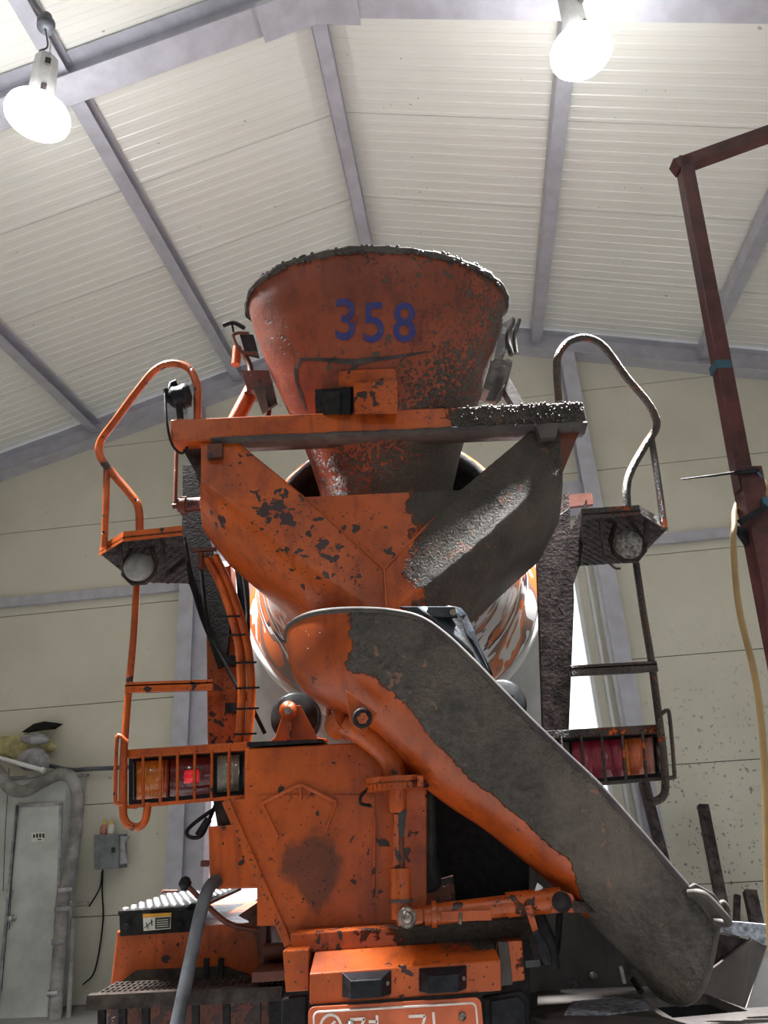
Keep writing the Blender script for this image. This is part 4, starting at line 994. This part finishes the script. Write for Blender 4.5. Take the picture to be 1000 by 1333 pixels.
def ladder(parts, con, chip, crust):
    mp = 'orange_paint'
    pole = finish(MB().tube(spline([P(*q) for q in parts['pole']], 6), .016, 12), 'boarding_ladder', mp, TR, con=con, chip=chip)
    finish(MB().tube(spline([P(*q) for q in parts['grip']], 5), .0085, 8), 'grip_loop', mp, pole, con=con, chip=chip)
    # step
    tl, tr = P(*parts['step'][0]), P(*parts['step'][1]); h = .046
    finish(MB().prism([tl, tr, tr - Vector((0, 0, h)), tl - Vector((0, 0, h))], (0, .015, 0)), 'step_lip', mp, pole, bevel=.003, con=con, chip=chip)
    finish(MB().prism([tl + Vector((0, 0, -.012)), tr + Vector((0, 0, -.012)), tr + Vector((0, .20, -.012)), tl + Vector((.03, .20, -.012))], (0, 0, -.006)), 'step_tread', 'chequer_dark', pole)
    # platform on a horizontal plane
    pp = parts['platform']; z = P(pp[0][0], pp[0][1], 3.0).z; poly = [PZ(q[0], q[1], z) for q in pp]
    pf = finish(MB().prism(poly, (0, 0, .008)), 'platform', 'chequer_dark', pole)
    c = sum(poly, Vector()) / len(poly); mb = MB()
    for a, b in parts['lips']:
        mb.prism([poly[a] - Vector((0, 0, .012)), poly[b] - Vector((0, 0, .012)), poly[b] + Vector((0, 0, .032)), poly[a] + Vector((0, 0, .032))], Vector((0, .008, 0)))
    finish(mb, 'platform_lip', mp, pf, con=con, chip=chip)
    # chequer studs below
    mb = MB(); xs = [p.x for p in poly]; ys = [p.y for p in poly]; p2 = [(p.x, p.y) for p in poly]
    def inside(x, y):
        r = False; k = len(p2) - 1
        for i in range(len(p2)):
            if (p2[i][1] > y) != (p2[k][1] > y) and x < (p2[k][0] - p2[i][0]) * (y - p2[i][1]) / (p2[k][1] - p2[i][1]) + p2[i][0]: r = not r
            k = i
        return r
    y = min(ys) + .02; i = 0
    while y < max(ys):
        x = min(xs) + (.02 if i % 2 else 0)
        while x < max(xs):
            if inside(x, y) and inside(x + .014, y) and inside(x - .014, y):
                q = [Vector((x + .013 * math.cos(t), y + .007 * math.sin(t), z)) for t in [k * math.pi / 4 for k in range(8)]]; tq = [Vector((x + .006 * math.cos(t), y + .003 * math.sin(t), z - .006)) for t in [k * math.pi / 4 for k in range(8)]]
                mb.grid([q, tq], closed=True); mb.add(tq, [tuple(range(8))])
            x += .042
        y += .028; i += 1
    o = finish(mb, 'tread_studs', 'chequer_dark', pf); o['kind'] = 'stuff'
    # round reflector in its bracket
    cx, cy, Yr = parts['lamp']; c = P(cx, cy, Yr)
    rl = finish(MB().lathe(c, (0, -1, 0), [(-.02, .066), (.0, .068), (.012, .066), (.020, .056), (.028, .04), (.032, .02), (.033, .001)], 32), 'reflector', crust, pole)
    oct_ = [c + Vector((math.cos(t) * .078, .012, math.sin(t) * .078)) for t in [math.pi / 8 + k * math.pi / 4 for k in range(8)]]
    keep = oct_[3:] + oct_[:1]
    finish(MB().tube([oct_[2] + Vector((0, 0, .05))] + oct_[3:] + [oct_[0], oct_[1] + Vector((0, 0, .05))], .011, 6), 'reflector_bracket', 'dark_brown_steel', rl)
    for q in parts['braces']: finish(MB().bar(P(*q[0]), P(*q[1]), .02, .012, (0, 1, 0)), 'platform_brace', 'dark_brown_steel', pf)
    finish(MB().tube(spline([P(*q) for q in parts['rail']], 8), .0185, 12), 'handrail', mp, pole, con=con, chip=chip)
    finish(MB().tube([P(*q) for q in parts['post']], .0155, 12), 'handrail_post', mp, pole, con=con, chip=chip)
    return pole
tag(ladder(dict(pole=[(178, 762, 3.24), (174, 830, 3.24), (167, 905, 3.22), (161, 985, 3.2), (160, 1050, 3.2), (164, 1070, 3.2), (176, 1077, 3.2), (188, 1070, 3.2), (193, 1046, 3.22)],
    grip=[(166, 966, 3.19), (156, 958, 3.19), (152, 966, 3.19), (150, 1036, 3.19), (153, 1046, 3.19), (162, 1047, 3.19)],
    step=[(163, 888, 3.2), (277, 884, 3.2)], platform=[(160, 701, 3.0), (237, 693, 3.0), (252, 760, 3.4), (176, 758, 3.4), (129, 720, 3.1)], lips=[(0, 1), (4, 0)],
    lamp=(181, 738, 3.12), braces=[((155, 710, 3.08), (158, 735, 3.1)), ((212, 702, 3.05), (212, 735, 3.06)), ((208, 757, 3.12), (240, 728, 3.14))],
    rail=[(182, 694, 3.12), (180, 660, 3.12), (167, 640, 3.12), (148, 618, 3.12), (131, 595, 3.12), (131, 575, 3.12), (150, 548, 3.10), (178, 510, 3.08), (202, 482, 3.06), (225, 473, 3.04), (246, 480, 3.03), (256, 500, 3.02), (257, 520, 3.02), (257, 548, 3.02)],
    post=[(136, 712, 3.1), (138, 660, 3.1), (139, 610, 3.12)]), 0.0, .22, 'reflector_grey'), 'orange ladder with platform, step and looped handrail')
tag(ladder(dict(pole=[(828, 733, 3.24), (838, 800, 3.24), (848, 860, 3.22), (856, 920, 3.2), (864, 985, 3.2), (866, 1028, 3.2), (858, 1041, 3.2), (847, 1040, 3.2), (841, 1018, 3.22)],
    grip=[(858, 932, 3.19), (868, 925, 3.19), (872, 934, 3.19), (878, 1004, 3.19), (876, 1012, 3.19), (864, 1013, 3.19)],
    step=[(742, 866, 3.2), (855, 860, 3.2)], platform=[(758, 671, 3.0), (834, 666, 3.0), (870, 688, 3.1), (826, 732, 3.4), (750, 737, 3.4)], lips=[(0, 1), (1, 2)],
    lamp=(818, 709, 3.12), braces=[((783, 678, 3.05), (786, 706, 3.06)), ((842, 676, 3.08), (842, 706, 3.1)), ((842, 706, 3.1), (826, 730, 3.12))],
    rail=[(817, 664, 3.12), (816, 635, 3.12), (822, 612, 3.12), (840, 580, 3.12), (853, 560, 3.12), (854, 545, 3.12), (842, 522, 3.1), (815, 490, 3.08), (787, 452, 3.06), (765, 440, 3.04), (742, 444, 3.03), (728, 460, 3.02), (725, 480, 3.02), (728, 524, 3.02)],
    post=[(865, 688, 3.08), (856, 620, 3.1), (848, 570, 3.12)]), .66, .2, 'reflector_crust'), 'cement-crusted ladder with platform, step and looped handrail')
tubeY([(783, 700, 3.06), (788, 725, 3.08), (800, 739, 3.1), (808, 740, 3.1)], .005, 'reflector_cable', 'dark_brown_steel', TR)
# work lamp on the beam end
wc = P(233, 516, 2.98)
wlmp = finish(MB().lathe(wc + Vector((-.05, 0, -.005)), (1, .2, .15), [(0, .001), (0, .03), (.02, .05), (.06, .055), (.07, .062), (.085, .062), (.10, .055), (.11, .001)], 20), 'work_lamp', 'black_plastic', TR, bevel=.002)
finish(MB().tube([P(222, 510, 2.97), P(224, 500, 2.97), P(230, 498, 2.97)], .016, 10), 'lamp_stalk', 'black_rubber', wlmp); finish(MB().cyl(P(233, 526, 2.98), P(235, 546, 2.99), .016, 10), 'lamp_stalk', 'dark_iron', wlmp)
finish(MB().cyl(P(217, 508, 2.97), P(219, 522, 2.97), .018, 10), 'lamp_gland', 'black_rubber', wlmp)
tubeY([(215, 512, 2.95), (217, 548, 2.92), (224, 578, 2.92), (236, 590, 2.94), (244, 582, 2.96)], .006, 'lamp_cable', 'black_rubber', TR)

# ================================================================== LAMPS ON THE RAFTER
def high_bay(cx, cy, dep, label, hang, at=None):
    c = PD(cx, cy, dep) if at is None else at; root = empty('high_bay_lamp', c); tag(root, label, 'lamp', 'high bay lamps under the near rafter')
    R_ = .195
    finish(MB().lathe(c, (0, 0, 1), [(-.035, .001), (-.033, .08), (-.022, .15), (0, R_ - .008)], 48), 'lens', 'lamp_lens', root)
    finish(MB().lathe(c, (0, 0, 1), [(-.006, R_ - .006), (-.004, R_), (.01, R_), (.03, .19), (.06, .12), (.075, .085), (.08, .001)], 48), 'reflector', 'glowing_reflector', root)
    finish(MB().lathe(c, (0, 0, 1), [(.07, .08), (.10, .075), (.115, .001)], 16, sm=False), 'neck', 'lamp_grey', root)
    mb = MB()
    for k in range(8):
        a = 2 * math.pi * k / 8; mb.lathe(c + Vector((.074 * math.cos(a), .074 * math.sin(a), .088)), (math.cos(a), math.sin(a), 0), [(0, .008), (.004, .008), (.005, .001)], 8)
    finish(mb, 'neck_holes', 'seam_dark', root)
    hb = finish(MB().lathe(c, (0, 0, 1), [(.10, .001), (.10, .085), (.52, .075), (.525, .001)], 8, sm=False), 'ballast_housing', 'lamp_grey', root)
    for zz in (.16, .40):
        for r_ in range(4): finish(MB().box(c + Vector((.045, -.062, zz + r_ * .016)), (.034, .022, .007), Matrix.Rotation(.39, 3, 'Z')), 'vent_slot', 'seam_dark', hb)
    if hang:
        finish(MB().tube([c + Vector((0, 0, .52)), c + Vector((.01, 0, .6)), c + Vector((0, .0, .72))], .006, 6), 'hanger', 'zinc', root)
    else: finish(MB().box(c + Vector((0, 0, .54)), (.05, .05, .06)), 'hanger', 'lamp_grey', root)
    ld = bpy.data.lights.new('lamp_light', 'AREA'); ld.shape = 'DISK'; ld.size = .36; ld.spread = 1.45; ld.energy = LAMP_WATT * (1 if at is None else .42); ld.color = (1, .98, .95)
    lo = bpy.data.objects.new('lamp_light', ld); COL.objects.link(lo); lo.parent = root; lo.location = (0, 0, -.045)
    return root
high_bay(757, 69, 4.72, 'lit high bay lamp fixed tight under the near rafter, no junction box', False)
lp = high_bay(49, 152, 4.72, 'lit high bay lamp hung on a hook beneath a round junction box', True)
for hu, hv, lab in ((-2.6, -.95, 'added unseen high bay lamp under the middle rafter, on the booth side of the ridge'), (1.5, -.95, 'added unseen high bay lamp under the middle rafter, on the window side of the ridge')):
    high_bay(0, 0, 0, lab, True, fromB((hu, hv, zb(hu) - .62)))  # pair added out of view to brighten the ceiling and truck rear
jb = PD(60, 30, 4.7); finish(MB().lathe(jb - Vector((0, 0, .05)), (0, 0, 1), [(0, .001), (0, .05), (.06, .055), (.07, .03), (.12, .03), (.12, .001)], 18), 'junction_box', 'grey_hose', lp)
finish(MB().tube(spline([jb + Vector((0, 0, .05)), jb + Vector((-.06, .02, .14)), jb + Vector((-.2, .02, .4))], 6), .018, 8), 'conduit', 'grey_hose', lp)
finish(MB().tube(spline([jb - Vector((0, 0, .05)), PD(62, 60, 4.8), PD(52, 66, 4.93)], 6), .006, 6), 'lamp_cord', 'black_rubber', lp)

# ================================================================== MAROON STEEL FRAME, HOSE
FRY = 2.0
fr0 = P(975, 640, FRY); FRM = empty('wash_frame', Vector((fr0.x, FRY, 0))); tag(FRM, 'maroon square-tube steel frame with a bent top arm', 'frame')
a, b, c2 = P(891, 214, FRY), P(1003, 770, FRY), P(1040, 150, FRY)
lowp = b + (b - a).normalized() * (b.z / abs((b - a).normalized().z))
finish(MB().bar(a + (a - b).normalized() * .02, P(970, 640, FRY), .047, .047, (0, 1, 0)), 'upright', 'maroon_steel', FRM, bevel=.002)
finish(MB().bar(P(878, 219, FRY), c2 + Vector((.6, 0, .18)), .047, .047, (0, 1, 0)), 'top_arm', 'maroon_steel', FRM, bevel=.002)
e2 = c2 + Vector((.6, 0, .18)); finish(MB().bar(e2 + Vector((0, 0, .02)), Vector((e2.x, e2.y, 0)), .047, .047, (0, 1, 0)), 'upright', 'maroon_steel', FRM, bevel=.002)
finish(MB().bar(P(971, 612, FRY), lowp, .068, .064, (0, 1, 0)), 'sleeve', 'maroon_steel', FRM, bevel=.003)
finish(MB().bar(P(937, 474, FRY), P(939, 484, FRY), .0485, .0485, (0, 1, 0)), 'tape_band', 'blue_tape', FRM)
finish(MB().tube([P(887, 624, FRY - .05), P(930, 619, FRY - .045), P(958, 615, FRY - .04)], [.002, .0035, .004], 6).bar(P(956, 616, FRY - .04), P(988, 612, FRY - .04), .006, .012), 'cable_tie', 'black_plastic', FRM)
finish(MB().bar(P(963, 680, FRY - .045), P(998, 660, FRY - .045), .012, .016).prism([P(960, 684, FRY - .01), P(976, 690, FRY - .01), P(976, 708, FRY - .01)], (0, .03, 0)), 'tape_wrap', 'black_plastic', FRM)
finish(MB().tube([P(986, 614, FRY - .04), P(992, 622, FRY - .03)], .004, 6), 'blue_tie', 'blue_tape', FRM); finish(MB().box(P(997, 656, FRY - .04), (.02, .02, .035)), 'blue_tape_tab', 'blue_tape', FRM)
hs_ = finish(MB().tube(spline([P(1030, 700, FRY + .02), P(1004, 660, FRY - .03), P(995, 630, FRY - .01), P(986, 624, FRY + .05), P(968, 642, FRY + .07), P(957, 664, FRY + .03), P(956, 684, FRY - .05), P(955, 710, FRY - .07), P(962, 790, FRY - .07), P(983, 880, FRY - .07), P(993, 960, FRY - .07), P(998, 1060, FRY - .07), P(1002, 1200, FRY - .07), P(1030, 1600, FRY - .07)], 8), .0085, 10), 'air_hose', 'tan_hose', frame=Matrix.Translation(Vector((fr0.x, FRY, 0))))
tag(hs_, 'thin tan hose hanging down beside the maroon frame', 'hose')

# ================================================================== LEFT: BOOTH, DUCT, BOX, BOTTLES
VBt = 7.5
b0 = PW(88, 1009, VBt); bu = toB(b0).x; bzt = toB(b0).z
BO = bpy.data.objects.new('storage_booth', None); COL.objects.link(BO); BO.matrix_basis = BF @ Matrix.Translation((UL + .5, VBt, 0)); tag(BO, 'white panel booth with a narrow door against the left wall', 'booth')
def bb(u0, u1, v0, v1, z0, z1, name, mat, parent, bevel=0):
    mb = MB().box(((u0 + u1) / 2, (v0 + v1) / 2, (z0 + z1) / 2), (u1 - u0, v1 - v0, z1 - z0)); mb.v = [fromB(p) for p in mb.v]; return finish(mb, name, mat, parent, bevel=bevel)
bb(UL, bu, VBt, WV - .02, 0, bzt, 'booth_wall', 'booth_white', BO)
bb(UL, bu + .03, VBt - .03, WV - .02, bzt, bzt + .025, 'booth_roof', 'bag_grey', BO)
wp = lambda x, y, v=VBt: PW(x, y, v)
def wprism(pp, v, d, name, mat, parent=None, bevel=0, frame=None): return finish(MB().prism([PW(x, y, v) for x, y in pp], DV * d), name, mat, parent, bevel=bevel, frame=frame)
dr = wprism([(23, 1050), (78, 1047), (70, 1345), (-6, 1350)], VBt - .03, .03, 'door', 'booth_white', BO)
for q in (((21, 1047), (80, 1044), (80, 1048), (21, 1051)), ((20, 1047), (24, 1047), (-4, 1340), (-8, 1340)), ((77, 1046), (80, 1046), (72, 1345), (69, 1345))):
    wprism(q, VBt - .045, .03, 'door_trim', 'bag_grey', dr)
c = wp(18, 1195, VBt - .03); finish(MB().lathe(c, -DV, [(0, .03), (.01, .03), (.012, .012), (.04, .012), (.05, .028), (.07, .03), (.085, .02), (.088, .001)], 18), 'door_knob', 'zinc', dr)
finish(MB().box(wp(13, 1164, VBt - .05), (.05, .03, .06)).tube(spline([wp(9, 1161, VBt - .05), wp(9, 1155, VBt - .05), wp(15, 1154, VBt - .05), wp(15, 1160, VBt - .05)], 4), .005, 6), 'padlock', 'zinc', dr)
sn = wprism([(41, 1084), (58, 1083), (57.5, 1095), (41, 1096)], VBt - .036, .005, 'door_notice', 'sticker_white', dr)
for x in (43, 47, 51, 55): wprism([(x, 1086 - (x > 44)), (x + 2.6, 1086 - (x > 44)), (x + 2.6, 1090.5), (x, 1090.5)], VBt - .038, .001, 'notice_mark', 'sticker_black', sn)
wprism([(49, 1092), (54, 1092), (54, 1093.6), (49, 1093.6)], VBt - .038, .001, 'notice_mark', 'sticker_black', sn)
for x0, x1, y0, y1 in ((22, 12, 1050, 1210), (12, 4, 1000, 1160), (24, 2, 1050, 1290)):
    finish(MB().tube([wp(x0, y0, VBt - .06), wp((x0 + x1) / 2 - 1, (y0 + y1) / 2, VBt - .07), wp(x1, y1, VBt - .06)], .004, 5), 'loose_wire', 'rag_rubber', BO)
# wall duct hose
def wtube(pp, r, name, mat, parent=None, seg=12, n=6, frame=None): return finish(MB().tube(spline([PW(*q) for q in pp], n), r, seg), name, mat, parent, frame=frame)
fB = lambda x, y, v: BF @ Matrix.Translation(toB(PW(x, y, v)))
du_ = wtube([(-20, 985, 7.34), (0, 1008, 7.34), (14, 1026, 7.34), (32, 1030, 7.34), (55, 1018, 7.35), (78, 1008, 7.36), (94, 1014, 7.38), (101, 1035, 7.4), (100, 1060, 7.4), (96, 1100, 7.4), (88, 1145, 7.4), (82, 1170, 7.4), (78, 1230, 7.4), (70, 1350, 7.4), (66, 1420, 7.4)], .062, 'duct_hose', 'duct_grey', seg=14, frame=fB(70, 1440, 7.4))
tag(du_, 'thick grey duct hose sagging over the booth and running down its corner', 'duct')
for (x, y) in ((85, 1158), (81, 1183), (77, 1226), (72, 1292)):
    c = wp(x, y, 7.4); finish(MB().lathe(c - Vector((0, 0, .02)), (0, 0, 1), [(0, .066), (.0, .070), (.04, .070), (.04, .066)], 14), 'duct_band', 'bag_grey', du_)
wt = wtube([(95, 1196, 7.43), (93, 1250, 7.43), (89, 1330, 7.43), (87, 1420, 7.43)], .022, 'water_pipe', 'duct_grey', frame=fB(86, 1440, 7.43)); tag(wt, 'narrow grey water pipe beside the thick duct hose', 'pipe')
finish(MB().tube([wp(93, 1178, 7.42), wp(114, 1176, 7.42)], .022, 10).tube([wp(93, 1172, 7.43), wp(91, 1196, 7.43)], .024, 10), 'pipe_tee', 'duct_grey', wt)
# conduit along the gable
cdt = wtube([(62, 996, 7.8), (90, 1002, 7.8), (118, 1001, 7.8), (160, 999, 7.8), (240, 993, 7.8)], .022, 'wall_conduit', 'grey_hose', frame=fB(62, 996, 7.8)); tag(cdt, 'grey conduit running along the cream gable wall behind the ladder', 'conduit')
# junk on the booth roof
def heap(x0, x1, y0, y1, v, name, mat, label, seed, cat='bag', tipx=None):
    rnd = random.Random(seed); rows_ = []; n, k = 14, 12; ph = [rnd.uniform(0, 6) for _ in range(6)]
    for i in range(n + 1):
        t = i / n; x = x0 + (x1 - x0) * t; hgt = math.sin(math.pi * min(1, max(0, t))) ** .5 if 0 < t < 1 else 0
        r_ = []
        for j_ in range(k):
            a = 2 * math.pi * j_ / k; wob = 1 + .12 * math.sin(3 * a + ph[0] + t * 5) + .10 * math.sin(9 * t + ph[1] + a)
            yy = (y0 + y1) / 2 - (y1 - y0) / 2 * max(hgt, .03) * math.sin(a) * wob
            yy = min(yy, y1)
            r_.append(PW(x, yy, v) + DV * (.08 * max(hgt, .03) * math.cos(a) * wob))
        rows_.append(r_)
    mb = MB(); mb.grid(rows_, closed=True); mb.add(rows_[0], [tuple(range(k))]); mb.add(rows_[-1], [tuple(range(k))])
    o = finish(mb, name, mat, frame=fB((x0 + x1) / 2, y1, v)); tag(o, label, cat); return o
heap(-25, 74, 956, 988, 7.78, 'plastic_sack', 'bag_yellow', 'yellowish plastic sack lying on the booth roof', 2, 'sack')
heap(22, 66, 974, 1005, 7.6, 'grey_bundle', 'bag_grey', 'crumpled grey bundle on the booth roof under the yellow sack', 4, 'bundle')
heap(26, 64, 955, 970, 7.6, 'silver_wrap', 'bag_grey', 'shiny grey wrapping on top of the yellow sack', 8, 'wrapping')
o = wprism([(28, 953), (44, 942), (58, 939), (75, 941), (64, 948), (50, 949)], 7.72, .12, 'black_sheet', 'black_rubber', frame=fB(50, 950, 7.72)); tag(o, 'black plastic sheet folded on top of the yellow sack', 'sheet')
tb = finish(MB().cyl(wp(-14, 983, 7.44), wp(57, 1003, 7.44), .022, 12).cyl(wp(54, 1002, 7.44), wp(58, 1003.5, 7.44), .030, 12), 'white_tube', 'white_enamel', frame=fB(57, 1003, 7.44)); tag(tb, 'thin white tube lying along the booth roof edge', 'tube')
# switch box, bottles
EB = BF @ Matrix.Translation(toB(PW(138, 1130, 7.8)))
eb = bpy.data.objects.new('switch_box', None); COL.objects.link(eb); eb.matrix_basis = EB; tag(eb, 'grey metal switch box on the gable wall with its door ajar', 'box')
wprism([(122, 1087), (154, 1086), (154, 1131), (122, 1132)], 7.70, .2, 'box_body', 'grey_box', eb, bevel=.006)
wprism([(154, 1088), (168, 1089), (162, 1099), (166, 1124), (154, 1126)], 7.74, .02, 'box_lid', 'bag_grey', eb); wprism([(145, 1103), (149, 1103), (149, 1110), (145, 1110)], 7.69, .012, 'box_latch', 'sticker_black', eb)
finish(MB().tube(spline([PW(*q) for q in ((134, 1131, 7.82), (133, 1160, 7.85), (134, 1200, 7.85), (124, 1262, 7.85), (108, 1282, 7.85))], 6), .008, 6).tube(spline([PW(*q) for q in ((133, 1134, 7.82), (130, 1156, 7.85), (116, 1180, 7.85))], 6), .008, 6), 'box_cable', 'black_rubber', eb)
for x, mt, lab, cp in ((134.5, 'bottle_pink', 'small pinkish bottle standing on the switch box', 'bottle_cap'), (144, 'bottle_white', 'small cream bottle with a cone nozzle standing on the switch box', 'bottle_cap')):
    c = PW(x, 1087.5, 7.8); h = (PW(x, 1066, 7.8) - c).z
    r = empty('bottle', c); tag(r, lab, 'bottle')
    finish(MB().lathe(c, (0, 0, 1), [(0, .001), (0, .036), (h * .55, .036), (h * .68, .016), (h * .70, .001)], 16), 'body', mt, r); finish(MB().lathe(c, (0, 0, 1), [(h * .66, .018), (h * .8, .018), (h, .006), (h, .001)], 12), 'cap', cp, r)
    finish(MB().lathe(c, (0, 0, 1), [(h * .12, .0365), (h * .42, .0365)], 16), 'wrapper', 'sticker_white' if mt == 'bottle_white' else 'bottle_pink', r)

# ================================================================== BARS LEANING ON THE RIGHT WALL
def lean(x0, y0, x1, y1, v0, v1, wd, label):
    a, b = PW(x0, y0, v0), PW(x1, y1, v1); d = (b - a); b = a + d * (a.z / (a.z - b.z)) if b.z > 0 else b
    o = finish(MB().bar(a, b, wd, wd, DV), 'steel_bar', 'dark_brown_steel', bevel=.004, frame=BF @ Matrix.Translation(toB(b))); tag(o, label, 'bar')
lean(915, 1048, 940, 1178, 7.7, 7.5, .09, 'dark square steel bar leaning on the speckled wall, tallest of the row')
lean(838, 1018, 862, 1112, 7.6, 7.5, .09, 'dark steel bar leaning beside the gate column')
lean(960, 1165, 959, 1192, 7.75, 7.7, .05, 'thin pale steel rod leaning on the speckled wall')
lean(976, 1160, 985, 1202, 7.7, 7.6, .10, 'short thick dark bar leaning on the speckled wall')
